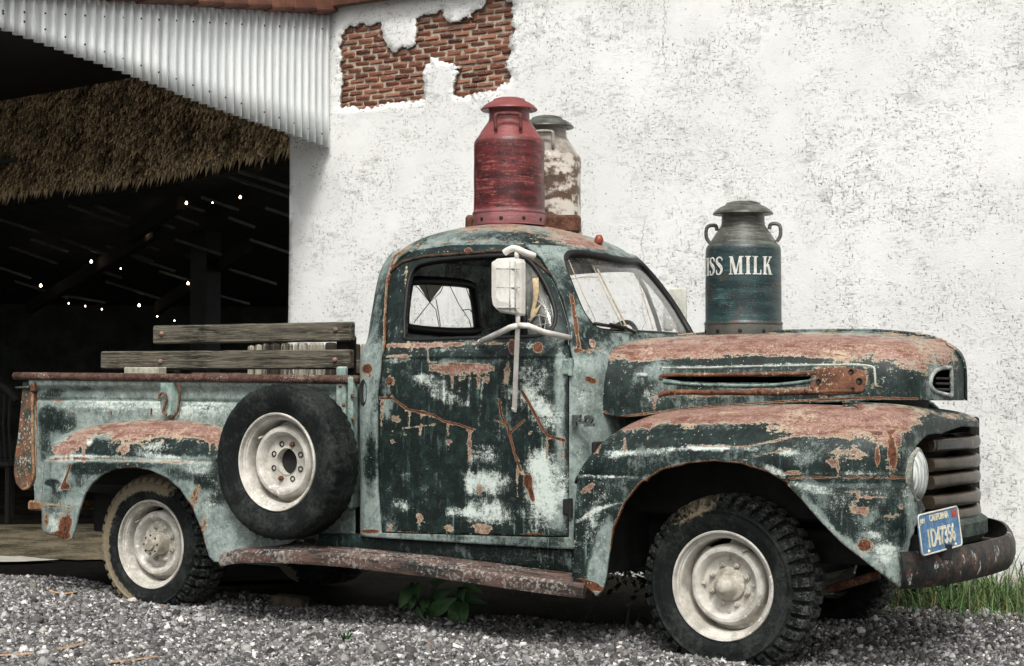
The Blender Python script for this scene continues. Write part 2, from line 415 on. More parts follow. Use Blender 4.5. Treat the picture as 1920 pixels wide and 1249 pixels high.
# gravel bed: gently uneven strip in front of and under the near wheels
def gz(x, y):
    b = .012*np.sin(x*2.1+.7)*np.sin(y*1.7)+.008*np.sin(x*5.3+y*3)
    edge = gedge(x)
    f = sstep(edge-y, 0, .22)
    w = .045*np.exp(-(((x-.05)/.30)**2+((y+1.0)/.16)**2))+.035*np.exp(-(((x+3.0)/.35)**2+((y+.98)/.16)**2))
    hp = .045*np.exp(-(((x+3.75)/.45)**2+((y+.80)/.25)**2))
    return (b+w+hp+.012)*f-.05*(1-f)
def gedge(x): return -.02+.05*np.sin(x*3.7)+.04*np.sin(x*9+1)+1.30*sstep(x, -.75, -.05)+np.where(x < -3.3, -.06*(x+3.3)**2, 0)
gx_ = np.linspace(-6, 5, 170); gy_ = np.linspace(-6.6, 2.4, 150)
XX, YY = np.meshgrid(gx_, gy_, indexing='ij'); ZZ = gz(XX, YY)
idx = np.arange(XX.size).reshape(XX.shape)
Fq = np.stack([idx[:-1, :-1], idx[1:, :-1], idx[1:, 1:], idx[:-1, 1:]], -1).reshape(-1, 4)
GRB = NT('gravel_bed', .95, 0, .2); n = GRB.noise(160, 4, .8); n2 = GRB.noise(60, 3); GRB.col(GRB.mix(GRB.sm(GRB.add(n, GRB.c(n2, .5)), .35, .65), (.012, .013, .012), (.22, .22, .21))); GRB.bump(n, .8, .02)
kind(obj('gravel_ground', (np.stack([XX, YY, ZZ], -1).reshape(-1, 3), Fq), GRB.mat, smooth=True), 'structure')
# crushed stones
NS = 125000
sx_ = rng.uniform(-5.2, 2.6, NS*3); sy_ = rng.uniform(-4.2, 2.0, NS*3)
pz = gz(sx_, sy_); pq = proj(np.stack([sx_, sy_, pz], -1))
k = (pq[:, 0] > -60) & (pq[:, 0] < 1980) & (pq[:, 1] < 1300) & (sy_ < gedge(sx_)-.02+rng.normal(0, .07, len(sx_))) & (rng.random(len(sx_)) < np.where(sy_ > -.55, .5, 1.))  # stones thinned under the truck so the painted shade shows between them
sx_, sy_, pz = sx_[k][:NS], sy_[k][:NS], pz[k][:NS]; NS = len(sx_)
cube = np.array(box((0, 0, 0), (1, 1, 1))[0]); cf_ = np.array([(0, 1, 3, 2), (4, 6, 7, 5), (0, 4, 5, 1), (2, 3, 7, 6), (0, 2, 6, 4), (1, 5, 7, 3)])
size = np.clip(rng.lognormal(math.log(.0105), .38, NS), .005, .042)
big = rng.random(NS) < .004; size[big] *= rng.uniform(1.4, 2.2, big.sum())
sh = rng.uniform(.55, 1.25, (NS, 1, 3))*size[:, None, None]; sh[:, :, 2] *= .75
Vs = (cube[None]+rng.uniform(-.22, .22, (NS, 8, 3)))*sh
qa = rng.normal(size=(NS, 4)); qa[:, 1:3] *= .55; qa /= np.linalg.norm(qa, axis=1)[:, None]; w_, x_, y_, z_ = qa.T
RM = np.stack([1-2*(y_**2+z_**2), 2*(x_*y_-z_*w_), 2*(x_*z_+y_*w_), 2*(x_*y_+z_*w_), 1-2*(x_**2+z_**2), 2*(y_*z_-x_*w_), 2*(x_*z_-y_*w_), 2*(y_*z_+x_*w_), 1-2*(x_**2+y_**2)], -1).reshape(NS, 3, 3)
Vs = np.einsum('nij,nkj->nki', RM, Vs)+np.stack([sx_, sy_, pz+size*.18], -1)[:, None]
Fs = (cf_[None]+(np.arange(NS)*8)[:, None, None]).reshape(-1, 4)
tone = np.clip(rng.lognormal(math.log(.165), .75, NS), .012, .80); warm = rng.normal(.025, .025, NS); rust_ = rng.random(NS) < .002
colr = np.stack([tone*(1+warm), tone, tone*(1-warm*1.2), np.ones(NS)], -1); colr[rust_] = (.28, .17, .11, 1)
STN = NT('crushed_stone', .85, 0, .3); a = STN.attr('wear'); n = STN.noise(170, 4, .7)
STN.col(STN.mix(STN.m('MULTIPLY', STN.sm(n, .45, .7), .55), a.outputs['Color'], (.05, .05, .05))); STN.bump(n, .4, .004)
kind(obj('gravel_stones', (Vs.reshape(-1, 3), Fs), STN.mat, wear=np.repeat(colr, 8, 0)), 'stuff')
# barn apron ground: soil rise, pale concrete strip, near-black verge strip
DIRT = NT('brown_dirt', .95, 0, .2); n = DIRT.noise(2.2, 6, .7, co=DIRT.map((1.6, 1.3, 1))); n2 = DIRT.noise(40, 5, .75); n3 = DIRT.noise(18, 3)
c = DIRT.mix(DIRT.sm(DIRT.add(n, DIRT.c(n2, .6)), .35, .65), (.040, .034, .020), (.22, .185, .12)); c = DIRT.mix(DIRT.sm(n3, .68, .74), c, (.40, .38, .32)); DIRT.col(c); DIRT.bump(DIRT.add(n2, n), .8, .03)
def gpoly(name, px, z, mat, k=None):
    return kind(obj(name, ([tuple(PZ(x, y, z)) for x, y in px], [list(range(len(px)))]), mat), k or 'structure')
gpoly('dirt_yard', [(-300, 1046), (60, 1045), (140, 1050), (260, 1048), (700, 1040), (700, 985), (500, 980), (200, 982), (-300, 986)], .004, DIRT.mat)
CON = plain('pale_concrete', (.36, .345, .30), .2, 14, .9)
gpoly('concrete_strip', [(-300, 1056), (-40, 1054), (40, 1053), (80, 1051), (112, 1049), (80, 1047), (40, 1043), (-300, 1036)], .012, CON)
BK = plain('black_verge_soil', (.006, .0055, .005), .5, 20, 1., 0, .2, .03)
gpoly('black_verge', [(-300, 1130), (0, 1118), (260, 1095), (640, 1085), (640, 1050), (260, 1049), (100, 1051), (-300, 1058)], -.008, BK)
# ------------------------------------------------------------------ plastered wall with exposed brick
YW = 1.90
PL = NT('white_lime_plaster', .9, 0, .2)
r1 = PL.map((1, 1, 1), (0, R_(28), 0)); f1 = PL.noise(1, 3, .72, co=PL.map((30, 20, 95), (0, R_(24), 0))); f2 = PL.noise(1, 3, .7, co=PL.map((80, 50, 34), (0, R_(-32), 0))); f3 = PL.noise(1, 4, .7, co=PL.map((14, 10, 52), (0, R_(10), 0)))
cl = PL.noise(2.6, 5, .65); cl2 = PL.noise(1.1, 3, .6); fine = PL.noise(170, 3, .7); mid = PL.noise(12, 5, .65)
k1 = PL.m('MULTIPLY', PL.sm(f1, .568, .65), PL.sm(cl, .37, .62)); k2 = PL.m('MULTIPLY', PL.sm(f2, .578, .66), PL.sm(cl, .36, .60)); k3 = PL.m('MULTIPLY', PL.sm(f3, .60, .72), PL.sm(cl, .52, .70))
v = PL.vor(34, co=PL.map((1, 1, 1.25))); vcol = PL.vor(34, co=PL.map((1, 1, 1.25)), out='Color'); s3 = PL.n('ShaderNodeSeparateColor'); PL.t.links.new(vcol, s3.inputs[0])
pit = PL.m('MULTIPLY', PL.sm(PL.add(v, PL.c(fine, .25)), .20, .12), PL.m('GREATER_THAN', s3.outputs[0], .80))
fl = PL.m('MINIMUM', PL.add(PL.m('MULTIPLY', k1, .8), PL.m('MULTIPLY', k2, .8), PL.m('MULTIPLY', k3, .5), PL.m('MULTIPLY', pit, .8)), 1.)  # flecks and pits: relief shadow put into the colour, with some dirt
base = PL.mix(PL.sm(cl2, .35, .65), (.76, .77, .75), (.86, .865, .845)); base = PL.mix(PL.sm(PL.add(mid, PL.c(cl, .8)), .56, .76), base, (.60, .61, .59)); trw = PL.noise(1, 5, .7, co=PL.map((5, 5, 16), (0, R_(26), 0))); base = PL.mix(PL.m('MULTIPLY', PL.sm(PL.add(trw, PL.c(f3, .8)), .54, .70), PL.sm(cl, .36, .6)), base, (.54, .55, .53))
# hairline cracks running down the render
sx3 = PL.n('ShaderNodeSeparateXYZ'); PL.t.links.new(PL.co, sx3.inputs[0])
def crackline(x0, z0, z1, slant=0.):
    w = PL.add(sx3.outputs[0], PL.m('MULTIPLY', sx3.outputs[2], slant), PL.c(PL.noise(7, 5, .7, co=PL.map((.02, 1, 1))), .16)); d = PL.m('ABSOLUTE', PL.m('SUBTRACT', w, x0))
    return PL.m('MULTIPLY', PL.sm(d, .0034, .0010), PL.m('MULTIPLY', PL.sm(sx3.outputs[2], z0, z0+.03), PL.sm(sx3.outputs[2], z1, z1-.03)))
xc_ = P(1508, 500, YW); xc2 = P(1550, 50, YW)
ck = PL.m('MAXIMUM', crackline(xc_[0], P(1508, 640, YW)[2], P(1508, 390, YW)[2]), crackline(xc2[0], P(1550, 95, YW)[2], 3.6))
c = PL.mix(fl, base, PL.mix(PL.sm(fine, .4, .6), (.10, .105, .10), (.36, .365, .355))); c = PL.mix(PL.m('MULTIPLY', ck, .6), c, (.10, .10, .095))
# smooth grey repair patches low on the left
def patch(px, py, rx, rz):
    q = P(px, py, YW); d = PL.m('SQRT', PL.add(PL.m('POWER', PL.m('DIVIDE', PL.m('SUBTRACT', sx3.outputs[0], q[0]), rx), 2.), PL.m('POWER', PL.m('DIVIDE', PL.m('SUBTRACT', sx3.outputs[2], q[2]), rz), 2.)))
    return PL.sm(PL.add(d, PL.c(mid, 1.0)), 1.05, .85)
c = PL.mix(PL.m('MULTIPLY', PL.m('MAXIMUM', patch(670, 300, .20, .22), patch(830, 350, .22, .16)), .28), c, (.56, .57, .55))
PL.col(c); PL.bump(PL.add(PL.m('MULTIPLY', fl, -1.1), PL.c(mid, .7), PL.c(fine, .5)), .55, .012)
wall = thing('plaster_wall', 'tall white rough plastered wall with a ragged patch of bare red brick', 'wall', (-1, YW, 0))
bp = [(130, 180), (140, 160), (160, 142), (190, 150), (215, 128), (250, 133), (300, 137), (318, 118), (338, 122), (340, 160), (350, 185), (350, 215), (362, 245), (385, 275), (412, 291), (432, 285), (440, 265), (480, 262), (520, 250), (538, 240), (530, 205), (540, 170), (528, 140), (530, 98), (560, 84), (600, 82), (640, 75), (660, 60), (686, 66), (690, 92), (705, 112), (745, 118), (770, 112), (810, 98), (845, 100), (848, 78), (866, 60), (905, 52), (915, 30), (922, -20), (1020, -24), (1024, 6), (1050, 10), (1078, 14), (1072, 40), (1066, 60), (1078, 95), (1075, 140), (1088, 160), (1084, 186), (1060, 200), (1050, 235), (1062, 262), (1066, 292), (1050, 330), (1054, 352), (1044, 390), (1064, 412), (1058, 432), (1044, 466), (1010, 478), (990, 500), (940, 508), (900, 516), (870, 532), (840, 542), (790, 546), (762, 552), (738, 532), (740, 500), (734, 470), (758, 452), (740, 440), (770, 410), (758, 385), (780, 375), (738, 372), (736, 350), (700, 342), (662, 340), (655, 326), (622, 328), (602, 352), (580, 372), (574, 400), (578, 430), (576, 470), (584, 510), (584, 542), (540, 562), (500, 568), (430, 574), (360, 582), (300, 600), (240, 602), (150, 598), (122, 600), (112, 560), (112, 500), (122, 470), (126, 438), (120, 400), (110, 360), (118, 300), (112, 260), (122, 220)]
bpx = [(600+x/2.9735, y/2.9735) for x, y in bp]
hole = np.array([P(x, y, YW)[[0, 2]] for x, y in bpx]); hole = resample(hole, .03); hole = hole+rng.normal(0, .0065, hole.shape); hole = resample(hole, .012); hole = hole+rng.normal(0, .0042, hole.shape)
zt_ = P(660, 8, YW)[2]+.05; xl = P(545, 300, YW)[0]; xlb = P(537, 640, YW)[0]
outw = np.array([(xl, 3.75), (xl-.01, 2.6), (xlb, -.1), (6.5, -.1), (6.5, 3.75)])
D, F = fill2d(outw, [hole], .022*2)
jit = edist(D, hole) < .1
Vw = np.stack([D[:, 0], YW+.006*np.sin(D[:, 0]*3.1)*np.sin(D[:, 1]*2.3)+np.where(jit, rng.normal(0, .002, len(D)), 0), D[:, 1]], -1)
n = np.cross(Vw[F[:, 1]]-Vw[F[:, 0]], Vw[F[:, 2]]-Vw[F[:, 0]])
if n[:, 1].mean() > 0: F = F[:, ::-1]
pl_o = obj('plaster_face', (Vw, F), PL.mat, wall, True)
pl_o.data.materials.append(plain('broken_render_edge', (.30, .26, .20), .5, 70, .95, 0, .8)); md = pl_o.modifiers.new('thickness', 'SOLIDIFY'); md.thickness = .026; md.offset = -1; md.material_offset_rim = 1
MORT = plain('grey_mortar', (.40, .35, .275), .35, 60, .95, 0, .6)
h0, h1 = hole.min(0)-.06, hole.max(0)+.06
obj('mortar_bed', box(((h0[0]+h1[0])/2, YW+.052, (h0[1]+h1[1])/2), (h1[0]-h0[0], .04, h1[1]-h0[1])), MORT, wall)
obj('wall_core', box(((xlb+6.5)/2+.02, YW+.20, 1.82), (6.5-xlb-.04, .24, 3.85)), MORT, wall)
BR = NT('red_brick', .85, 0, .25); oi = BR.n('ShaderNodeObjectInfo'); n = BR.noise(28, 5, .7); n2 = BR.noise(110, 4, .7)
c = BR.mix(oi.outputs['Random'], (.105, .040, .027), (.34, .150, .098)); c = BR.mix(BR.sm(BR.add(n, BR.c(n2, .4)), .55, .72), c, (.42, .24, .16)); c = BR.mix(BR.sm(n2, .62, .7), c, (.045, .022, .016)); BR.col(c); BR.bump(BR.add(n, n2), .7, .006)
bl_, bh_, pit_x, pit_z = .107, .0275, .120, .0372
bmesh_var = []
for i in range(6):
    V, F = rbox((0, 0, 0), (bl_, .05, bh_), .006, 1, .0026); me = bpy.data.meshes.new('brick'); me.from_pydata(V.tolist(), [], F); me.materials.append(BR.mat); bmesh_var.append(me)
nrow = 0; z = h0[1]
while z < h1[1]:
    x = h0[0]+(nrow % 2)*pit_x/2+random.uniform(-.012, .012)
    while x < h1[0]:
        cs = np.array([(x+dx, z+dz) for dx in (-.048, 0, .048) for dz in (-.011, .011)])
        if inpoly(cs, hole).sum() >= 2:
            o = bpy.data.objects.new('brick', random.choice(bmesh_var)); COL.objects.link(o); o.parent = wall
            o.location = (x+1, .046+random.uniform(-.004, .005), z+random.uniform(-.003, .003)); o.rotation_euler = (random.uniform(-.03, .03), random.uniform(-.025, .025), random.uniform(-.03, .03)); o.scale = (random.uniform(.9, 1.06), 1, random.uniform(.9, 1.08))
        x += pit_x+random.uniform(-.006, .006)
    z += pit_z; nrow += 1
# eave fascia on the wall
fz = P(640, 11, 1.82)[2]
FAS = rust_mat('brown_fascia_paint', (.055, .024, .014), (.11, .048, .03), 10, .55, (.22, .11, .07))
fa = thing('eave_fascia', 'dark reddish-brown eave board along the top of the white wall', 'board', (-4.15, 1.82, fz))
obj('fascia_board', rbox((.9, 1.84, fz+.13), (10.1, .05, .26), .008), FAS, fa)
obj('soffit', box((.9, 1.88, fz+.2), (10.1, .04, .03)), FAS, fa)
# ------------------------------------------------------------------ corrugated gable sheet beside the wall
XS = P(612, 150, 1.86)[0]
top_l = [(100, -4), (612, 30)]; bot_px = [(0, 55), (60, 78), (150, 115), (300, 152), (400, 193), (500, 238), (603, 281)]
A_ = [PX(x, y, XS) for x, y in bot_px]; by = np.array([p[1] for p in A_]); bz = np.array([p[2] for p in A_])
sb = np.polyfit(by, bz, 1); t0 = PX(100, -4, XS); t1 = PX(612, 30, XS); st_ = (t1[2]-t0[2])/(t1[1]-t0[1])
zbot = lambda y: np.interp(y, by[np.argsort(by)], bz[np.argsort(by)]) if False else sb[0]*y+sb[1]
ztop = lambda y: t0[2]+st_*(y-t0[1])
ys1 = YW-.02; ys0 = -1.05; pitch = .0715
GAL = NT('galvanised_corrugated_iron', .42, .25, .5); n = GAL.noise(5, 5, .7, co=GAL.map((1, 1, .25))); n2 = GAL.noise(90, 3)
gs = GAL.noise(1, 5, .7, co=GAL.map((30, 30, 1.6))); GAL.col(GAL.mix(GAL.m('MULTIPLY', GAL.sm(GAL.add(gs, GAL.c(n, .6)), .56, .72), .55), GAL.mix(GAL.sm(GAL.add(n, GAL.c(n2, .3)), .35, .7), (.72, .75, .74), (.86, .88, .87)), (.40, .40, .37)))
cg_ = thing('corrugated_gable', 'triangular gable of pale corrugated iron sheets hanging beside the white wall', 'cladding', (XS, 0, 2.6))
nsh = 4; Ls = (ys1-ys0)/nsh
SCR = plain('dark_screw', (.03, .03, .03), .3, 50)
for s in range(nsh):
    a0 = ys0+s*Ls; a1_ = a0+Ls+.035; nn_ = 140; ys = np.linspace(a0, a1_, nn_); offx = .021*np.cos(2*np.pi*ys/pitch)+(.004 if s % 2 else 0); offx = np.sign(offx)*np.abs(offx)**.6*(.021**.4)
    V = []
    offx = offx+.003*np.sin(ys*9+s*2); zz0, zz1 = zbot(ys)+.004*np.sin(s*2.3), np.maximum(ztop(ys)+.02, zbot(ys)+.01)
    for k in range(5): V += list(np.stack([XS+offx, ys, zz0+(zz1-zz0)*k/4], -1))
    F = [(k*nn_+i, k*nn_+i+1, (k+1)*nn_+i+1, (k+1)*nn_+i) for k in range(4) for i in range(nn_-1)]
    so = obj('sheet', (V, F), GAL.mat, cg_, True); m = so.modifiers.new('thickness', 'SOLIDIFY'); m.thickness = .0015
    for rowk in (0, 1):
        for y in np.arange(a0+.04, a0+Ls, pitch*2):
            yc = round(y/pitch)*pitch
            zz = zbot(yc)+.075 if rowk == 0 else ztop(yc)-.09
            if zz < zbot(yc)+.03: continue
            obj('screw', tf(lathe([(0, .005), (.005, .004), (.0065, 0)], 8), rot=roty(R_(90)), loc=(XS+.0215, yc, zz)), SCR, so, True)
# terracotta verge tiles above the sheet
TIL = NT('terracotta_tile', .7, 0, .3); oi = TIL.n('ShaderNodeObjectInfo'); n = TIL.noise(12, 5, .7); TIL.col(TIL.mix(TIL.sm(n, .4, .7), TIL.mix(oi.outputs['Random'], (.105, .042, .027), (.19, .082, .054)), (.07, .034, .024))); TIL.bump(n, .4, .006)
vt = thing('tiled_verge', 'row of terracotta roof tiles edging the roof above the corrugated gable', 'roof tiles', (XS, 0, 3.4))
lt = .232; V, F = rbox((0, 0, 0), (.10, lt, .20), .014, 2); tm = bpy.data.meshes.new('roof_tile'); tm.from_pydata(V.tolist(), [], F); tm.materials.append(TIL.mat)
y = ys1-.02-lt/2; i = 0
while y > -1.1:
    o = bpy.data.objects.new('roof_tile', tm); COL.objects.link(o); o.parent = vt
    o.location = (.03+.006*(i % 2), y, ztop(y)+.105-3.4+random.uniform(-.004, .004)); o.rotation_euler = (math.atan(st_)+R_(1.8), R_(-8), 0); y -= lt-.012; i += 1
# ------------------------------------------------------------------ open barn behind
barn = thing('barn', 'dark open barn with a low corrugated roof on thin purlins and dim bulbs', 'barn', (-8, 6, 0))
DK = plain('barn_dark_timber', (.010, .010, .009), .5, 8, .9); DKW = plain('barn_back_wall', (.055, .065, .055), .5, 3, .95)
def quad(p, th=.03):
    p = np.array(p, float); n = np.cross(p[1]-p[0], p[2]-p[0]); n /= np.linalg.norm(n); q = p+n*th
    return np.concatenate([p, q]), [(0, 1, 2, 3), (7, 6, 5, 4), (0, 4, 5, 1), (1, 5, 6, 2), (2, 6, 7, 3), (3, 7, 4, 0)]
rz = lambda x, y: 2.98-.012*(y-3)
# lean-to canopy from the gable sheet outward, then main roof
cz0 = lambda y: ztop(y)-.02
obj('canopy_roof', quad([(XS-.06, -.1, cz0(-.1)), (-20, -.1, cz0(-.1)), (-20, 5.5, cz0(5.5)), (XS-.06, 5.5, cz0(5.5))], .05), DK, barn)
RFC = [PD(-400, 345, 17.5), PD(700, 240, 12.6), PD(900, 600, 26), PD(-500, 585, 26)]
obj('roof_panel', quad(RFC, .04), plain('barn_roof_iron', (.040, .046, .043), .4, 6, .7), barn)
rn = np.cross(RFC[1]-RFC[0], RFC[3]-RFC[0]); rn /= np.linalg.norm(rn)
if rn[2] > 0: rn = -rn
def onroof(px, py, d=.05):
    r = ray(px, py); t = ((RFC[0]-CAM)@rn)/(r@rn); return CAM+r*t+rn*d
PUR = plain('grey_purlin_steel', (.12, .13, .127), .3, 6, .5, .2)
for (xa_, ya_, xb_, yb_) in ((0, 402, 80, 428), (130, 376, 300, 436), (180, 376, 245, 400), (285, 403, 330, 419), (310, 388, 375, 412), (430, 320, 552, 362), (450, 310, 556, 345), (340, 372, 386, 387), (430, 398, 480, 417), (380, 360, 450, 384), (200, 452, 290, 482), (120, 440, 200, 468), (20, 455, 110, 486), (330, 440, 420, 470), (400, 486, 520, 524), (200, 520, 310, 555), (30, 520, 130, 552), (120, 545, 200, 560), (300, 500, 370, 522), (60, 440, 130, 464), (240, 470, 330, 500), (350, 470, 420, 492), (470, 440, 545, 465), (440, 500, 520, 525), (500, 380, 550, 397), (-10, 490, 60, 514), (160, 490, 230, 513), (390, 540, 470, 562), (240, 440, 300, 460)):
    p, q = onroof(xa_, ya_), onroof(xb_, yb_)
    obj('purlin', bar(p, q, .022, .03, .004), PUR, barn)
for (xa_, ya_, xb_, yb_) in ((250, 420, 345, 355), (300, 560, 470, 440), (60, 560, 300, 410)):
    obj('rafter', bar(onroof(xa_, ya_, .12), onroof(xb_, yb_, .12), .08, .14, .006), DK, barn)
bw = [PD(-600, 560, 25), PD(1000, 560, 25)]
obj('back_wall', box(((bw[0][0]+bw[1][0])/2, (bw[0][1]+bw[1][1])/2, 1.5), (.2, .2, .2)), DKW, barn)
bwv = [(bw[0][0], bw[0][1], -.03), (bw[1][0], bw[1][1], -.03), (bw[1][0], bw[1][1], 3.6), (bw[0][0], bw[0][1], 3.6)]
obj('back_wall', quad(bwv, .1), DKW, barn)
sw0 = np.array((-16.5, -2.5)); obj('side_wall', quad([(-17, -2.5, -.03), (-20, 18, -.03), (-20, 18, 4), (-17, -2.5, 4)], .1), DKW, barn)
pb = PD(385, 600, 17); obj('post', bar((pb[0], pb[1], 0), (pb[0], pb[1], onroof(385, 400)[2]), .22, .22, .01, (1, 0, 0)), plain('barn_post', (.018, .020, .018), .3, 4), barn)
# bulbs
EM = NT('lit_bulb', .4); EM.set('Emission Color', (1, .74, .48, 1)); EM.set('Emission Strength', 9.)
bl_lab = [((457, 341), 'lit bare bulb nearest the white wall, just under the thatch fringe'), ((356, 353), 'lit bare bulb at the thatch fringe, second from the white wall'), ((276, 414), 'lit bare bulb in the middle of the upper slanting row of barn lights'), ((177, 467), 'lit bare bulb low in the upper row, second from the left end'), ((82, 514), 'lit bare bulb at the far left end of the barn lights'), ((455, 463), 'lit bare bulb deep in the barn beside the white wall edge'), ((358, 508), 'lit bare bulb above the top of the upper bed plank, left of the barn post'), ((266, 551), 'lowest of the large lit bulbs, over the left end of the bench planks')]
far_ = [((134, 548), 'tiny far bulb at the left end of the distant chain of barn lights'), ((165, 553), 'tiny far bulb second from the left in the distant chain'), ((196, 559), 'tiny far bulb third from the left in the distant chain'), ((300, 572), 'tiny far bulb just right of the lowest large bulb'), ((332, 580), 'tiny far bulb at the right end of the distant chain, nearest the post'), ((232, 480), 'tiny far bulb on the beam between the two slanting rows'), ((405, 352), 'tiny far bulb between the two brightest bulbs under the thatch')]
bl_lab += far_
for (x, y), lab in bl_lab:
    p = onroof(x, y, .14); b = thing('light_bulb', lab, 'light bulb', p, 'bare bulbs under the barn roof'); s_ = (.0085 if (x, y) not in [q[0] for q in far_] else .0045)*np.linalg.norm(p-CAM)/14*1.25
    obj('bulb', tf(lathe([(0, -1), (.55, -.85), (.95, -.3), (.95, .2), (.6, .8), (.35, 1.2), (.3, 1.6), (0, 1.6)], 12), loc=p, sc=(s_, s_, s_)), EM.mat, b, True)
    obj('bulb_socket', tf(lathe([(0, 1.4), (.42, 1.4), (.42, 2.6), (0, 2.6)], 8), loc=p, sc=(s_, s_, s_)), BLACKM, b)
# thatched lower roof
e0 = np.array((-4.40, 2.30)); ed = np.array((-.971, .238))
def thp(s, t):   # s metres along the eave to the left, t metres up the slope
    b = e0[None]+ed[None]*s[:, None]; nrm = np.array((.238, .971)); sl_ = .45
    z0 = zth(s); return np.concatenate([b+nrm*(t*sl_)[:, None], (z0+t*.893)[:, None]], 1)
def eave_z(px, py):
    r = ray(px, py)[:]; # intersect with vertical eave plane
    nrm = np.array((.238, .971)); t = ((e0-CAM[:2])@nrm)/(r[:2]@nrm); q = CAM+r*t; return (q[:2]-e0)@ed, q[2]
_ez = sorted([eave_z(x, y) for x, y in ((560, 286), (440, 308), (330, 332), (200, 350), (100, 360), (0, 374), (-120, 392), (-330, 425))])
zth = lambda s: np.interp(s, [q[0] for q in _ez], [q[1] for q in _ez])
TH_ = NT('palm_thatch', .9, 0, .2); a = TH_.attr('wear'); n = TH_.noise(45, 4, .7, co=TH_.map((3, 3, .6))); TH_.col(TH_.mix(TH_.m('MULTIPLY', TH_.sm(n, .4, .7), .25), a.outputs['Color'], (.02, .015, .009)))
th = thing('thatch_roof', 'shaggy brown palm-leaf thatch eave hanging under the corrugated gable', 'thatch', (-5, 2.4, 2.4))
smax = _ez[-1][0]
ss = np.linspace(-.4, smax, 40); tt = np.array((-.02, 1.95)); g0 = np.concatenate([thp(ss, np.full(40, t))-np.array((.0, -.03, .03)) for t in tt])
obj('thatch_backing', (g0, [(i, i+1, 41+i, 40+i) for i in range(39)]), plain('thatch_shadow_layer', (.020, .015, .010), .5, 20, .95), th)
def blade(s, t, L, w, lean, lift, rng_=rng):
    b = thp(np.array([s]), np.array([t]))[0]; tn = np.array((ed[0], ed[1], 0)); dn = np.array((-.238*.45, -.971*.45, -.893)); out = np.array((-.238*.893, -.971*.893, .45))
    d = dn*math.cos(lean)+tn*math.sin(lean); sd_ = tn*math.cos(lean)-dn*math.sin(lean)
    p0 = b+out*.01; p1 = b+d*L*.55+out*(.02+lift*.5); p2 = b+d*L+out*lift*.6
    return [p0-sd_*w*.35, p0+sd_*w*.35, p1+sd_*w*.5, p1+out*w*.25, p1-sd_*w*.5, p2]
BF = [(0, 1, 2, 3), (0, 3, 4), (3, 2, 5), (4, 3, 5)]
BV = []; BFf = []; BC = []; rown = 0; t = 0.
rows = np.arange(-.02, 1.66, .036)
for t in rows:
    for s in np.arange(-.3, smax, .026):
        s2 = s+random.uniform(-.012, .012); L = random.uniform(.09, .17) if t > .04 else random.uniform(.08, .15); w = random.uniform(.018, .034)
        v = blade(s2, t+random.uniform(-.015, .015)+.09, L, w, random.gauss(.12, .22), random.uniform(.005, .05))
        n0 = len(BV); BV += v; BFf += [[i+n0 for i in f] for f in BF]
        br = random.lognormvariate(math.log(.42), .62)*(1.4 if t < .16 else 1.0)*(.95+.45*(math.sin(s*3.1+t*5)*math.sin(s*7.3-t*9)+.5*math.sin(s*17+t*31))); br = max(.03, min(br, .8)); BC += [(br*1.12, br*.84, br*.50, 1)]*6  # eave fringe blades lighter: the stronger light there is put into their colour
kind(obj('thatch_leaves', (BV, BFf), TH_.mat, th, wear=np.array(BC)), 'stuff')  # wear holds the blade colours here, with the painted fringe light in them
for i in range(290):
    s = -.25+(smax+.2)*i/290; L = random.uniform(.10, .19)
    v = blade(s, .085+random.uniform(-.02, .03), L, random.uniform(.022, .04), random.gauss(.1, .2), random.uniform(.01, .05)); br = min(.75, random.lognormvariate(math.log(.48), .4))
    obj('thatch_leaf', (v, BF), TH_.mat, th, wear=np.array([(br*1.1, br*.87, br*.55, 1)]*6))
# small thatch scrap and pane at the top left corner under the gable
# ------------------------------------------------------------------ wicker chair in the dark
wc = PZ(18, 975, 0); ch = thing('wicker_chair', 'dark slatted chair standing in the shade of the barn at the left edge', 'chair', wc)
DW = plain('dark_wicker', (.010, .010, .009), .4, 40, .8)
cx, cy = wc[0], wc[1]
obj('seat', rbox((cx, cy, .45), (.5, .5, .05), .02), DW, ch)
for i in range(9): a = -.24+.06*i; obj('slat', tube([(cx+a, cy-.2, .45), (cx+a*1.05, cy-.24, .78), (cx+a*1.05, cy-.22, 1.02)], .010, 6), DW, ch)
obj('top_rail', tube(smoothline([(cx-.3, cy-.2, .95), (cx-.2, cy-.23, 1.05), (cx, cy-.24, 1.09), (cx+.2, cy-.23, 1.05), (cx+.3, cy-.2, .95)], 4), .03, 8), DW, ch, True)
for i in (-1, 1):
    for j in (-1, 1): obj('leg', tube([(cx+.22*i, cy+.22*j, 0), (cx+.22*i, cy+.22*j, .45)], .018, 6), DW, ch)
# =================================================================== PICKUP TRUCK
T = thing('pickup_truck', 'derelict green pickup truck with peeling rusty paint parked on the gravel', 'pickup truck', (0, 0, 0))
# ---- cab shell: a around the plan (0 rear centre, .8 near rear corner, 2.0 near front corner, 2.8 front centre), b up the side then over the roof
_b = [.42, 1.10, 1.215, 1.25, 1.30, 1.42, 1.60, 1.68, 1.76, 1.85, 1.98, 2.12, 2.26]
cz = pchip(_b, [.42, 1.10, 1.215, 1.25, 1.30, 1.42, 1.60, 1.68, 1.75, 1.80, 1.835, 1.853, 1.858])
cB = pchip(_b, [.80, .805, .80, .782, .757, .725, .67, .63, .565, .47, .33, .17, .004])
cr = pchip(_b, [-1.812, -1.812, -1.815, -1.818, -1.832, -1.85, -1.855, -1.84, -1.78, -1.68, -1.54, -1.44, -1.37])
cf = pchip(_b, [-.58, -.58, -.585, -.585, -.59, -.65, -.79, -.87, -.96, -1.09, -1.22, -1.31, -1.36])
cn = pchip(_b, [11, 11, 11, 10, 8, 6.5, 5.5, 4.8, 4.1, 3.5, 3, 2.6, 2.4])
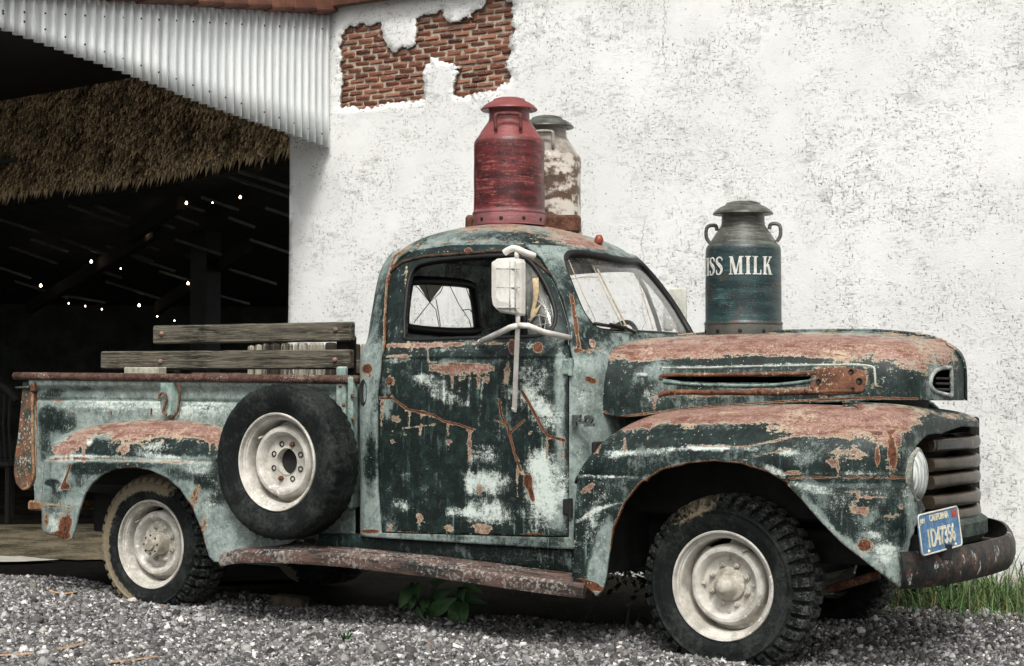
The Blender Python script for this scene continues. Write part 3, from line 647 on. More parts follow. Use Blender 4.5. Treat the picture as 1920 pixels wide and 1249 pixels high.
def cabmap(a, b, off=0.):
    a = np.asarray(a, float); b = np.asarray(b, float)
    Xq = np.select([a < .8, a < 2.0, a < 3.6, a < 4.8], [-1+0*a, -1+2*(a-.8)/1.2, 1+0*a, 1-2*(a-3.6)/1.2], -1.)
    Yq = np.select([a < .8, a < 2.0, a < 3.6, a < 4.8], [-a/.8, -1+0*a, (a-2.8)/.8, 1+0*a], 1-(a-4.8)/.8)
    n = cn(b); k = (np.abs(Xq)**n+np.abs(Yq)**n)**(-1/n); B = cB(b); xr = cr(b); xf = cf(b)
    X = Xq*k; Yk = Yq*k
    x = (xf+xr)/2+(xf-xr)/2*X; y = B*Yk
    x = x-(.08+.19*sstep(b, 1.16, 1.30))*B*B*Yk**2*np.clip(X, 0, 1)**3
    if np.any(off):
        x = x-off*X; y = y-off*Yk
    return np.stack([x, y, cz(b)], -1)
def cg(px, py):
    q = P(px, py, -.75); return (np.clip(.8+(q[0]+1.75)/1.1*1.15, .82, 2.4), np.clip(q[2], .45, 1.75))
door_px = [(718, 999), (712, 920), (711, 840), (711, 740), (717, 689), (723, 655), (726, 588), (729, 540), (735, 511), (749, 487), (781, 468), (848, 458), (932, 457), (983, 463), (1014, 487), (1035, 524), (1051, 561), (1065, 608), (1070, 662), (1067, 709), (1067, 840), (1067, 1007)]
win_px = [(759, 622), (761, 568), (766, 528), (778, 501), (804, 491), (848, 485), (922, 480), (976, 481), (1000, 497), (1022, 531), (1038, 571), (1042, 595), (1035, 618), (1016, 629), (983, 632), (860, 635), (767, 637)]
dDoor = dom(cabmap, door_px, cg); dWin = dom(cabmap, win_px, cg)
def shrink(poly, d):
    c = poly.mean(0); return poly-(poly-c)/np.linalg.norm(poly-c, axis=1)[:, None]*d
def smc(poly, n=5): return smoothline(poly, n, True)
ws_near = dom(cabmap, [(1172, 625), (1138, 624), (1117, 619), (1102, 605), (1083, 573), (1066, 530), (1055, 495), (1056, 482), (1066, 475), (1092, 475), (1122, 481), (1154, 493)], lambda x, y: (2.25, np.clip(P(x, y, -.6)[2], 1.3, 1.72)))
ws_near = ws_near[:-2]; ws_near[0, 1] = ws_near[1, 1]
top_b = ws_near[-1, 1]-.016; bot_b = ws_near[0, 1]-.004
dWS = np.concatenate([ws_near, [(2.8, top_b)], [(5.6-a, b) for a, b in ws_near[::-1]], [(2.8, bot_b)]])
_rw = [(.40, 1.40), (.385, 1.55), (.34, 1.59), (0, 1.60), (-.30, 1.595), (-.345, 1.555), (-.36, 1.40), (-.33, 1.365), (0, 1.355), (.36, 1.365)]
dRW = smoothline(np.array(_rw), 4, True)
roofb = 1.70
w_cab = wear_fn(d=.45, w=.12, blobs=[('d', 700, 860, 9, 90, 0, .35), ('d', 735, 600, 14, 60, 0, .5), ('d', 1060, 560, 20, 70, 20, .3), ('p', 703, 555, 4, 55, 8, .5), ('p', 696, 605, 4, 40, 0, .35), ('r', 694, 692, 9, 10, 20, .9), ('p', 692, 694, 15, 14, 20, .5),
    ('d', 1094, 760, 30, 80, 0, -.5), ('d', 1090, 860, 22, 40, 0, -.6), ('w', 1090, 740, 12, 22, 0, .35), ('r', 1102, 713, 14, 6, 20, .8), ('d', 1100, 640, 30, 24, 0, .3), ('p', 1107, 647, 5, 9, -20, .9), ('d', 690, 960, 20, 40, 0, -.5), ('d', 690, 750, 14, 40, 0, -.4), ('d', 690, 650, 6, 40, 0, -.3), ('r', 700, 996, 20, 4, 0, .8)],
    lines=[('r', [(722, 690), (728, 588), (731, 530), (745, 485), (785, 462)], 4, .6), ('p', [(722, 690), (728, 588), (731, 530)], 5, .35), ('r', [(1068, 560), (1076, 610), (1082, 655), (1078, 664)], 5, .75), ('r', [(1075, 664), (1125, 660)], 3, .6)])
w_roof = wear_fn(d=.52, p=.22, w=.08, blobs=[('d', 790, 447, 70, 10, -12, .1), ('w', 870, 437, 70, 6, 0, .35), ('p', 900, 424, 160, 8, 0, .55), ('p', 1070, 448, 46, 12, 15, .5), ('p', 1140, 480, 60, 12, 28, .45), ('p', 752, 470, 26, 12, -50, .45), ('d', 1010, 480, 40, 30, 20, .35), ('d', 960, 445, 60, 8, 5, .2), ('d', 1120, 492, 70, 7, 22, .25), ('p', 1200, 520, 40, 18, 40, .35)],
    lines=[('r', [(733, 490), (760, 466), (848, 452), (932, 451), (985, 458)], 2.5, .5)])
panel('cab_panel', cabmap, np.array([(-.8, .42), (3.6, .42), (3.6, roofb), (-.8, roofb)]), [dDoor, smc(dWS), dRW], .0095, PAINT, T, .018, w_cab)
dWinF = np.array([(5.6-a, b) for a, b in dWin])
panel('cab_panel', cabmap, np.array([(3.6, .42), (4.8, .42), (4.8, roofb), (3.6, roofb)]), [smc(dWinF, 3)], .04, PAINT, T, .018, w_cab, flip=False)
panel('roof', cabmap, np.array([(-.8, roofb), (4.8, roofb), (4.8, 2.26), (-.8, 2.26)]), [], .013, PAINT, T, .012, w_roof, flip=False)
# drip rail
da = np.linspace(.95, 2.02, 40); db = np.interp(da, [.95, 1.05, 1.2, 1.7, 1.85, 1.95, 2.02], [1.60, 1.655, 1.675, 1.685, 1.67, 1.63, 1.57])
obj('drip_rail', tube(G(cabmap(da, db, -.008)), .007, 6), rust_mat('drip_rail_rust', (.012, .012, .010), (.10, .05, .03), 30), T, True)
# door
w_door = wear_fn(d=.80, w=.02, blobs=[('w', 800, 712, 34, 12, 8, .55), ('w', 838, 745, 40, 14, 20, .55), ('w', 916, 904, 42, 22, 0, .75), ('w', 920, 960, 42, 22, 0, .7), ('w', 1032, 905, 40, 55, 0, .6), ('w', 1012, 960, 30, 40, 0, .45), ('w', 1008, 865, 20, 25, 0, .5), ('w', 856, 960, 22, 9, 0, .6), ('w', 908, 850, 26, 18, 0, .5), ('w', 1005, 710, 34, 30, 30, .5), ('w', 985, 750, 50, 20, 20, .5), ('w', 1030, 785, 30, 26, 0, .5), ('w', 756, 946, 26, 10, 10, .5), ('w', 745, 675, 26, 8, 0, .45), ('w', 860, 655, 60, 4, -3, .4), ('w', 740, 905, 20, 30, 0, .2), ('w', 985, 648, 40, 8, -5, .35),
    ('d', 1050, 780, 10, 110, 0, -.6), ('d', 1045, 960, 20, 45, 0, -.6), ('d', 727, 760, 10, 30, 0, -.45), ('d', 890, 680, 130, 8, 0, -.25), ('d', 755, 780, 20, 10, 30, .2), ('d', 765, 865, 60, 60, 0, .25), ('d', 985, 835, 40, 26, 0, .3), ('d', 800, 560, 200, 70, 0, .15), ('d', 860, 800, 40, 60, 0, .2),
    ('p', 852, 692, 40, 11, 3, .95), ('p', 902, 689, 24, 8, 0, .85), ('p', 872, 710, 20, 5, 0, .5), ('p', 911, 711, 8, 5, 0, .7), ('p', 950, 700, 5, 26, 8, .6), ('p', 742, 786, 9, 5, 20, .8), ('p', 994, 812, 5, 6, 0, .6), ('p', 788, 968, 7, 10, -20, .8), ('p', 842, 991, 8, 6, 0, .85), ('p', 906, 992, 15, 9, 10, .85), ('p', 730, 988, 8, 9, 0, .8), ('p', 899, 916, 7, 9, -20, .7), ('p', 844, 828, 6, 4, 0, .6), ('p', 736, 828, 5, 5, 0, .6), ('p', 730, 714, 11, 9, 0, .7), ('r', 731, 714, 6, 5, 0, .9),
    ('r', 990, 902, 8, 13, 0, 1.), ('r', 997, 928, 5, 16, -12, .8), ('r', 1000, 1004, 20, 4, 0, .9), ('r', 960, 650, 6, 14, 0, 1.), ('r', 1009, 652, 9, 10, 10, 1.), ('r', 878, 471, 7, 6, 0, 1.), ('r', 878, 482, 4, 6, 0, .8), ('p', 765, 648, 50, 3, 2, .6), ('p', 850, 645, 110, 5, -1, .75), ('p', 743, 668, 24, 2.5, 0, .8), ('p', 750, 998, 36, 3, 0, .6), ('p', 720, 600, 4, 40, 5, .5)],
    lines=[('r', [(712, 747), (736, 747), (764, 768), (812, 778), (832, 790), (860, 796), (886, 806)], 2.6, .95), ('p', [(712, 747), (736, 747), (764, 768), (812, 778), (832, 790), (860, 796), (884, 806)], 6, .45), ('p', [(881, 806), (880, 862)], 4.5, .75), ('r', [(978, 733), (998, 768), (1020, 808), (1028, 818), (1058, 826)], 3, 1.), ('p', [(978, 733), (998, 768), (1020, 808), (1028, 818), (1058, 826)], 6, .3), ('p', [(1026, 822), (1025, 860)], 2.5, .6),
        ('r', [(936, 750), (940, 780), (952, 800), (956, 816), (964, 848), (976, 882)], 2.6, .95), ('p', [(936, 750), (940, 780), (952, 800), (956, 816), (964, 848), (978, 886)], 5, .4), ('r', [(953, 814), (983, 788)], 2.2, .9), ('r', [(928, 788), (952, 796)], 2.5, .7), ('p', [(970, 880), (970, 930)], 3, .7), ('p', [(937, 798), (936, 825)], 3, .6), ('p', [(768, 772), (767, 800)], 2.2, .5), ('p', [(791, 775), (788, 815)], 2.2, .55), ('p', [(840, 795), (839, 835)], 2.2, .55), ('p', [(717, 752), (715, 800)], 3.5, .6), ('p', [(748, 804), (815, 796)], 2, .5), ('w', [(880, 700), (878, 760)], 3, .35), ('w', [(905, 715), (898, 800)], 3, .4), ('w', [(832, 690), (832, 770)], 2, .35), ('w', [(880, 860), (882, 960)], 8, .35),
        ('p', [(1056, 820), (1057, 880)], 2, .7), ('r', [(720, 998), (1066, 1006)], 2, .5), ('p', [(762, 500), (760, 560), (758, 615)], 3, .45)])
def doormap(a, b):
    V = cabmap(a, b, -.004)
    z = V[:, 2]; V[:, 1] += -.007*np.exp(-((z-1.222)/.006)**2)            # belt crease
    return V
dr = panel('door', doormap, shrink(dDoor, .005), [smc(dWin, 4)], .0072, PAINT, T, .03, w_door)
DOOR_OFF = OFF[dr]
# old door seams and dents: creases modelled as raised torn ridges
def on_door(px, py, off=-.006):
    q = solve(cabmap, px, py, cg(px, py)); return G(cabmap(q[:1], q[1:], off))[0]
def rr(px, py, r=.012, h=.005, mat=BLACKM, name='bolt', parent=None, y=None):
    c = on_door(px, py) if y is None else P(px, py, y)
    return obj(name, tf(lathe([(0, -h), (r*.8, -h), (r, 0), (r, h)], 14, 'y'), loc=c), mat, parent or T, True)
obj('window_gasket', tube(G(cabmap(*smc(dWin, 4).T, .0)), .010, 6, True), RUBBER, dr, True)
hole = on_door(731, 714, .0)
obj('lock_hole', tf(lathe([(.003, .0), (.012, -.004), (.016, -.001), (.017, .004)], 18, 'y'), loc=hole+(0, -.006, 0)), RUST, dr, True)
obj('handle_stud', tf(lathe([(0, -.006), (.007, -.005), (.012, -.001), (.014, .004)], 18, 'y'), loc=on_door(731.5, 738)+(0, -.003, 0)), GREYP, dr, True)
for py in (688, 950):
    c = on_door(1061, py, -.012)
    h = obj('hinge', join(rbox(c, (.030, .022, .066), .006, 2), tube([c+(.02, -.004, -.036), c+(.02, -.004, .036)], .011, 10)), BLACKM if py > 800 else rust_mat('hinge_paint', (.10, .16, .14), (.28, .36, .32), 30), dr)
fq_ = solve(cabmap, 684, 735, (.84, 1.06)); fl_ = G(cabmap(fq_[:1], fq_[1:]))[0]
obj('filler_recess', tf(lathe([(0, -.001), (.034, -.002), (.040, -.007), (.046, -.002), (.047, .02)], 28, 'y'), rot=rotz(R_(-10)), loc=P(685, 736, -.79)+np.array((0, -.012, 0)), sc=(.62, 1, 1.3)), BLACKM, T, True)
# vent window in the front of the door
vp = [solve(cabmap, x, y, cg(x, y)) for x, y in ((975, 484), (979, 520), (983, 575), (985, 630))]
obj('vent_post', tube([G(cabmap(q[:1], q[1:], .004))[0] for q in vp], .011, 8), RUBBER, dr, True)
vpoly = np.array([vp[0]]+[q for q, p in zip(dWin, win_px) if p[0] > 980 and p[1] > 482]+[vp[3], vp[2], vp[1]])
vw = panel('vent_window', lambda a, b: cabmap(a, b, .010), vpoly, [], .03, GLASS2, dr, .003)
# peeling film and cracks on the vent glass
film = rust_mat('peeling_film', (.30, .22, .12), (.52, .42, .26), 24)
fp = dom(cabmap, [(998, 522), (1010, 520), (1011, 548), (1003, 580), (1015, 570), (1005, 590), (992, 606), (995, 585), (1000, 560)], cg)
panel('peeling_film', lambda a, b: cabmap(a, b, .004), fp, [], .02, film, vw, .002)
for cr_ in ([(990, 600), (1010, 590), (1030, 596), (1042, 588)], [(1010, 590), (1016, 620)], [(1022, 560), (1026, 590), (1020, 622)], [(1000, 612), (1030, 606), (1040, 614)], [(1004, 560), (1024, 578)]):
    obj('crack', tube([G(cabmap(*[np.array([v]) for v in solve(cabmap, x, y, cg(x, y))], .003))[0] for x, y in cr_], .0018, 4), plain('crack_line', (.35, .36, .34), .1), vw)
# windshield
wsg = smc(dWS, 4)
panel('windshield', lambda a, b: cabmap(a, b, .012), dWS, [], .05, GLASS, T, .004)
obj('windshield_gasket', tube(G(cabmap(*wsg.T, -.002)), .017, 8, True), RUBBER, T, True)
rwm = panel('rear_window', lambda a, b: cabmap(a, b, .012), dRW, [], .05, GLASS, T, .004, flip=False)
obj('rear_window_gasket', tube(G(cabmap(*dRW.T, .014)), .022, 8, True), RUBBER, T, True)
CRK = plain('cracked_glass_edge', (.05, .055, .045), .2)
def rwp(px, py): return PX(px, py, -1.835)
for c_ in ([(781, 537), (806, 567), (826, 548), (833, 531)], [(806, 567), (777, 604)], [(806, 567), (817, 580), (824, 615)], [(817, 560), (822, 585), (826, 612)], [(797, 531), (806, 567)], [(842, 533), (860, 570), (880, 600), (884, 618)], [(874, 540), (888, 580), (908, 620)], [(866, 582), (880, 580), (892, 592), (910, 600)]):
    obj('crack', tube([rwp(*p) for p in c_], .0026, 4), CRK, rwm)
tri = [rwp(*p) for p in ((785, 533), (833, 531), (806, 567))]
obj('loose_shard', (np.array(tri+[q+(-.004, 0, 0) for q in tri]), [(0, 1, 2), (5, 4, 3), (0, 3, 4, 1), (1, 4, 5, 2), (2, 5, 3, 0)]), plain('shard_glass', (.42, .43, .32), .2, 30), rwm)
# wiper
def on_ws(px, py, off=-.02):
    q = solve(cabmap, px, py, (2.35, np.clip(P(px, py, -.5)[2], 1.3, 1.7))); return G(cabmap(q[:1], q[1:], off))[0]
for k, sp_ in enumerate((((1066, 488), (1090, 545), (1122, 612)), ((1112, 500), (1140, 560), (1168, 614)), ((1120, 505), (1150, 565), (1176, 616)), ((1195, 522), (1210, 570), (1224, 618)), ((1064, 524), (1100, 519), (1120, 520)))):
    obj('tan_streak', tube([on_ws(x, y, -.001) for x, y in sp_], .0022 if k != 2 else .004, 5), plain('streak_tan', (.34, .29, .20), .4, 30), T)  # thin tan streaks running over the windshield
wa = [on_ws(1110, 607), on_ws(1135, 611), on_ws(1165, 616)]
wi = obj('wiper', tube([on_ws(1182, 624, -.03), on_ws(1160, 614, -.04), on_ws(1136, 608, -.03)], .006, 6), BLACKM, T, True)
obj('wiper_blade', tube(wa, .008, 6), RUBBER, wi, True)
obj('wiper_pivot', tf(lathe([(0, .02), (.012, .018), (.016, 0), (.016, -.02)], 12), loc=on_ws(1183, 625, -.015)), GREYP, wi, True)
# marker lamp on the roof
mp = solve(cabmap, 1123, 458, (2.3, 1.85)); ml = G(cabmap(mp[:1], mp[1:]))[0]
ml = P(1123, 449, -.05)
mk = obj('marker_lamp', tf(lathe([(.0, .022), (.012, .02), (.020, .006), (.022, -.008), (.018, -.02)], 16), loc=ml), plain('red_lamp_plastic', (.22, .05, .03), .3, 20, .35), T, True)
# cab interior
IN = []
obj('cab_floor', box((-1.15, 0, .47), (1.15, 1.48, .03)), DARKIN, T)
st = obj('bench_seat', join(rbox((-1.40, 0, .80), (.52, 1.36, .18), .05, 3), rbox((-1.63, 0, 1.03), (.13, 1.36, .46), .05, 3)), DARKIN, T, True)
obj('dashboard', rbox((-.82, .0, 1.17), (.2, 1.05, .14), .05, 3), DARKIN, T, True)
tb = [(-.9, .33, 1.12), (-1.02, .33, 1.19), (-1.08, .33, 1.23)]
sw = obj('steering_wheel', tube([(np.array((-1.08, .33, 1.22))+.19*np.array((.35*math.sin(q), math.cos(q), .93*math.sin(q)))) for q in np.linspace(0, 6.283, 40)[:-1]], .012, 8, True), RUBBER, T, True)
obj('steering_column', tube([(-.8, .33, 1.08), (-1.08, .33, 1.22)], .02, 8), RUBBER, T, True)
fpst = [(5.6-q[0], q[1]) for q in vp]
obj('vent_post', tube(G(np.concatenate([cabmap(np.array([a]), np.array([b]), .004) for a, b in fpst])), .012, 8), GREYP, T, True)
# ---- hood
_hx = [-.69, -.67, -.62, -.5, -.25, .03, .3, .45, .55, .62, .665, .69, .712, .727, .735]
_hw = [.63, .645, .65, .635, .60, .57, .525, .485, .455, .42, .365, .29, .19, .08, .004]
hW = pchip(_hx, _hw)
hT = pchip(_hx, [1.255, 1.285, 1.302, 1.312, 1.318, 1.320, 1.318, 1.308, 1.295, 1.279, 1.260, 1.243, 1.218, 1.188, 1.155])
hZ = pchip(_hx, [1.13, 1.055, .985, .965, .990, 1.014, 1.028, 1.036, 1.04, 1.041, 1.04, 1.039, 1.038, 1.037, 1.036])
_hs = np.concatenate([[0], np.cumsum(np.hypot(np.diff(_hx), np.diff(_hw)))])
hxs = pchip(_hs, _hx); HA = _hs[-1]; HL = .80
def hoodmap(a, b, off=0.):
    a = np.asarray(a, float); u = np.asarray(b, float)/HL; x = hxs(a); s = np.sign(2-u*1.0001-1e-9); far = u > 1
    u = np.clip(np.where(far, 2-u, u), 0, 1); Yq = np.where(u < .5, 1., 2-2*u); Zq = np.where(u < .5, 2*u, 1.)
    Yq = np.maximum(Yq, 0); n = 3.4; k = (Yq**n+Zq**n)**(-1/n); zb = hZ(x)
    y = -(hW(x)-off)*Yq*k; z = zb+(hT(x)-zb-off)*Zq*k
    z = z+.010*np.exp(-(y/.02)**2)*(x > -.6)*(x < .66)                      # centre ridge
    return np.stack([x, np.where(far, -y, y), z], -1)
def hg(px, py):
    q = P(px, py, -.5); a = np.interp(q[0], _hx, _hs) if px < 1690 else np.interp(px, [1690, 1740, 1785, 1806], [_hs[8], _hs[11], _hs[12], _hs[14]]); z = (q[2]-.99)/.33
    return (a, np.clip(z, .02, .98)*.5*HL)
w_hood = wear_fn(d=.62, w=.02, blobs=[('p', 1350, 645, 240, 20, 0, .75), ('p', 1600, 648, 170, 24, 0, .7), ('p', 1200, 668, 70, 12, -5, .65), ('p', 1290, 662, 90, 12, 3, .5), ('p', 1140, 660, 24, 12, -30, .4), ('p', 1700, 672, 50, 24, 12, .55), ('p', 1770, 670, 30, 30, 40, .4), ('d', 1350, 680, 90, 10, 0, .3), ('d', 1450, 672, 60, 14, 0, .3), ('p', 1430, 676, 60, 6, 0, -.35), ('p', 1500, 676, 40, 6, 0, -.2), ('d', 1150, 715, 30, 50, 0, .35), ('d', 1660, 700, 60, 26, 10, .3), ('w', 1140, 668, 12, 12, 0, .5), ('w', 1203, 702, 16, 4, 0, .7), ('w', 1225, 742, 22, 16, 0, .45), ('w', 1700, 690, 26, 10, 0, .3), ('w', 1660, 720, 20, 20, 0, .25),
    ('r', 1575, 712, 52, 24, 0, .9), ('p', 1575, 712, 70, 30, 0, .5), ('r', 1400, 703, 150, 4, -2, .8), ('p', 1380, 736, 140, 6, -3, .8), ('r', 1420, 738, 110, 5, -3, .5), ('d', 1790, 690, 22, 60, 0, .2), ('p', 1720, 690, 36, 12, 25, .3)],
    lines=[('r', [(1400, 652), (1500, 656), (1590, 668)], 3, .5), ('r', [(1560, 648), (1680, 652), (1750, 668)], 4, .5), ('d', [(1190, 655), (1300, 660), (1420, 668)], 4, .3), ('r', [(1150, 672), (1230, 664), (1300, 668)], 2, .55), ('r', [(1130, 770), (1150, 783), (1200, 777), (1300, 764), (1400, 757), (1500, 751), (1640, 746), (1720, 748)], 3, .7), ('w', [(1112, 700), (1114, 740), (1130, 772)], 3, .4), ('p', [(1115, 690), (1112, 720), (1118, 755)], 2.5, .5), ('p', [(1230, 742), (1226, 766)], 3, .7), ('w', [(1240, 688), (1500, 682), (1640, 686)], 2, .5)])
slot_px = [(1242, 710), (1256, 705), (1330, 706), (1440, 706), (1522, 705), (1526, 708), (1512, 713), (1450, 718), (1360, 718), (1280, 715)]
nose_px = [(1745, 720), (1749, 704), (1760, 694), (1779, 691), (1784, 694), (1785, 738), (1779, 741), (1761, 737), (1750, 731)]
dSlot = dom(hoodmap, slot_px, hg); dNose = dom(hoodmap, nose_px, hg)
hood = panel('hood', hoodmap, np.array([(0, 0), (HA-.001, 0), (HA-.001, HL), (0, HL)]), [dSlot, smc(dNose, 4)], .0085, PAINT, T, .012, w_hood)
panel('hood_panel', hoodmap, np.array([(0, HL), (HA-.001, HL), (HA-.001, 2*HL), (0, 2*HL)]), [], .03, PAINT, T, .01, w_hood)
def hood_strip(name, pts, r, mat, off=-.003, n=6, parent=hood, flat=1.):
    q = smoothline(dom(hoodmap, pts, hg), 6); return obj(name, tube(G(hoodmap(*q.T, off)), r, n), mat, parent, True)
RSTRIP = rust_mat('rusty_trim_strip', (.065, .026, .015), (.20, .085, .045), 18, .7, (.50, .42, .28))
hood_strip('louvre_trim', [(1240, 712), (1250, 704), (1340, 703), (1450, 702), (1530, 700)], .008, RSTRIP, -.001)
hood_strip('louvre_lip', [(1246, 717), (1290, 720), (1370, 723), (1450, 722), (1520, 714), (1527, 708)], .007, rust_mat('louvre_lip_paint', (.05, .09, .08), (.22, .30, .26), 20), -.001)
tr = hood_strip('trim_strip', [(1236, 740), (1260, 735), (1330, 735), (1430, 736), (1540, 734), (1610, 733)], .012, RSTRIP, .004)
hood_strip('raised_bead', [(1242, 690), (1330, 689), (1450, 686), (1560, 684), (1630, 686), (1640, 700), (1641, 724)], .005, rust_mat('bead_paint', (.20, .24, .20), (.50, .55, .48), 20), .001)
for x, y in ((1262, 735), (1338, 735), (1425, 734), (1513, 732)):
    q = solve(hoodmap, x, y, hg(x, y)); obj('bolt', tf(lathe([(0, -.008), (.008, -.006), (.009, 0)], 10, 'y'), loc=G(hoodmap(q[:1], q[1:], -.006))[0]), RSTRIP, tr, True)
# badge plate area with mounting holes
dBad = dom(hoodmap, [(1528, 695), (1575, 691), (1612, 693), (1623, 703), (1622, 725), (1610, 737), (1528, 738)], hg)
bd = panel('badge_plate', lambda a, b: hoodmap(a, b, -.004), smc(dBad, 3), [], .012, RSTRIP, hood, .004)
for x, y, r in ((1536, 716, .010), (1597, 698, .010), (1612, 715, .012), (1600, 730, .007)):
    q = solve(hoodmap, x, y, hg(x, y)); obj('badge_hole', tf(lathe([(.001, .0), (r*.85, -.003), (r, -.006), (r*1.1, .002)], 14, 'y'), loc=G(hoodmap(q[:1], q[1:], -.004))[0]), BLACKM, bd, True)
nq = smc(dNose, 4)
nv = obj('nose_vent', tube(G(hoodmap(*nq.T, -.004)), .009, 8, True), rust_mat('vent_rim', (.10, .12, .11), (.42, .44, .40), 20), hood, True)
for k, (ya) in enumerate((705, 716, 728)):
    obj('vent_vane', tube([G(hoodmap(*[np.array([v]) for v in solve(hoodmap, x, ya, hg(x, ya))], .02))[0] for x in (1752, 1766, 1782)], .006, 6), BLACKM, nv, True)
q = np.linspace(.02, HL*.5, 10)
# engine bay blocker: firewall and inner panels
obj('firewall', rbox((-.60, 0, .95), (.03, 1.0, .62), .01), BLACKM, T)
obj('engine_block', join(rbox((-.1, .0, .82), (.75, .42, .5), .05), rbox((.45, 0, .9), (.08, .6, .5), .02)), BLACKM, T)
# cab emblem
e = P(1092, 790, -.80); fe = solve(cabmap, 1092, 790, (1.98, .95)); e = G(cabmap(fe[:1], fe[1:], -.016))[0]
text_mesh('F-2', .056, .008, GREYP, 'emblem', np.stack([(1, 0, 0), (0, 0, 1), (0, -1, 0)], 1), P(1093, 790, -.815), T, 1.35, .004)
# ---- front fender + nose cap
_pl = [(-.575, -.93), (-.3, -.935), (.1, -.937), (.42, -.932), (.56, -.912), (.66, -.868), (.725, -.79), (.752, -.70), (.764, -.60), (.772, -.50), (.776, -.38), (.784, -.2), (.788, 0), (.76, .28), (.70, .50)]
pl = smoothline(np.array(_pl), 10); _ps = np.concatenate([[0], np.cumsum(np.linalg.norm(np.diff(pl, axis=0), axis=1))])-.575
pX = lambda a: np.interp(a, _ps, pl[:, 0]); pY = lambda a: np.interp(a, _ps, pl[:, 1])
FA = _ps[-1]; aof = lambda i: _ps[i*10]
fT = pchip([-.575, -.56, -.53, -.48, -.41, -.33, -.17, .05, .27, .5, aof(5), aof(6), aof(8), aof(10), aof(12), FA], [.742, .79, .852, .913, .958, .984, 1.003, 1.018, 1.025, 1.022, 1.028, 1.033, 1.034, 1.026, 1.006, .987])
fr_ = pchip([-.575, -.5, -.35, .4, aof(5), aof(7), aof(10), FA], [.05, .12, .20, .235, .22, .14, .07, .06])
fi_ = pchip([-.575, -.4, .4, aof(5), aof(7), aof(10), FA], [.27, .31, .33, .30, .28, .26, .26])
def fendmap(a, b):
    a = np.asarray(a, float); b = np.asarray(b, float); T_ = fT(a); r = fr_(a); ri = fi_(a)
    dx = (pX(a+.02)-pX(a-.02)); dy = (pY(a+.02)-pY(a-.02)); L = np.hypot(dx, dy)+1e-9; ix, iy = -dy/L, dx/L      # inward
    L45 = .40; ph = np.clip(b/L45, 0, 1)*math.pi/2; up = b > 0
    z = np.where(up, T_-r+r*np.sin(ph)**.9, T_-r+b); inn = np.where(up, ri*(1-np.cos(ph))**1.0, 0.)
    z0 = .738
    lower = sstep(z, z0-.004, z0-.010); inn = inn-.010*lower*(a < aof(7))+.004*np.exp(-((z-z0)/.004)**2)
    inn = inn+.05*sstep(z, .62, .25)*(a < .3)*0
    return np.stack([pX(a)+ix*inn, pY(a)+iy*inn, z], -1)
def fg(px, py):
    if px < 1640:
        q = P(px, py, -.93); return (q[0], q[2]-(fT(q[0])-fr_(q[0])))
    a = np.interp(px, [1640, 1700, 1730, 1780, 1835], [.56, aof(6), aof(8), aof(10), aof(12)]); z = P(px, py, -.7)[2]
    return (a, z-(fT(a)-fr_(a)))
def fb(a, z): return ('d', a, z-(fT(a)-fr_(a)))
f_out = [fb(-.575, .742), (1083, 900), (1078, 950), (1073, 1060), (1075, 1085), (1100, 1104), (1119, 1118), (1130, 1106), (1136, 1080), (1141, 1040), (1151, 990), (1170, 945), (1200, 907), (1240, 882), (1290, 869), (1340, 865), (1390, 870), (1440, 886), (1475, 906), (1502, 936), (1540, 980), (1580, 1020), (1620, 1051), (1660, 1080), (1690, 1104), (1699, 1060), (1708, 1010), (1724, 975), (1735, 955), (1722, 925), (1713, 893), (1711, 862), (1718, 836), (1736, 818), (1765, 814), fb(aof(11), .935), fb(aof(12), .928), fb(FA-.01, .92), ('d', FA-.01, .40), ('d', -.575, .40)]
dF = dom(fendmap, f_out, fg)
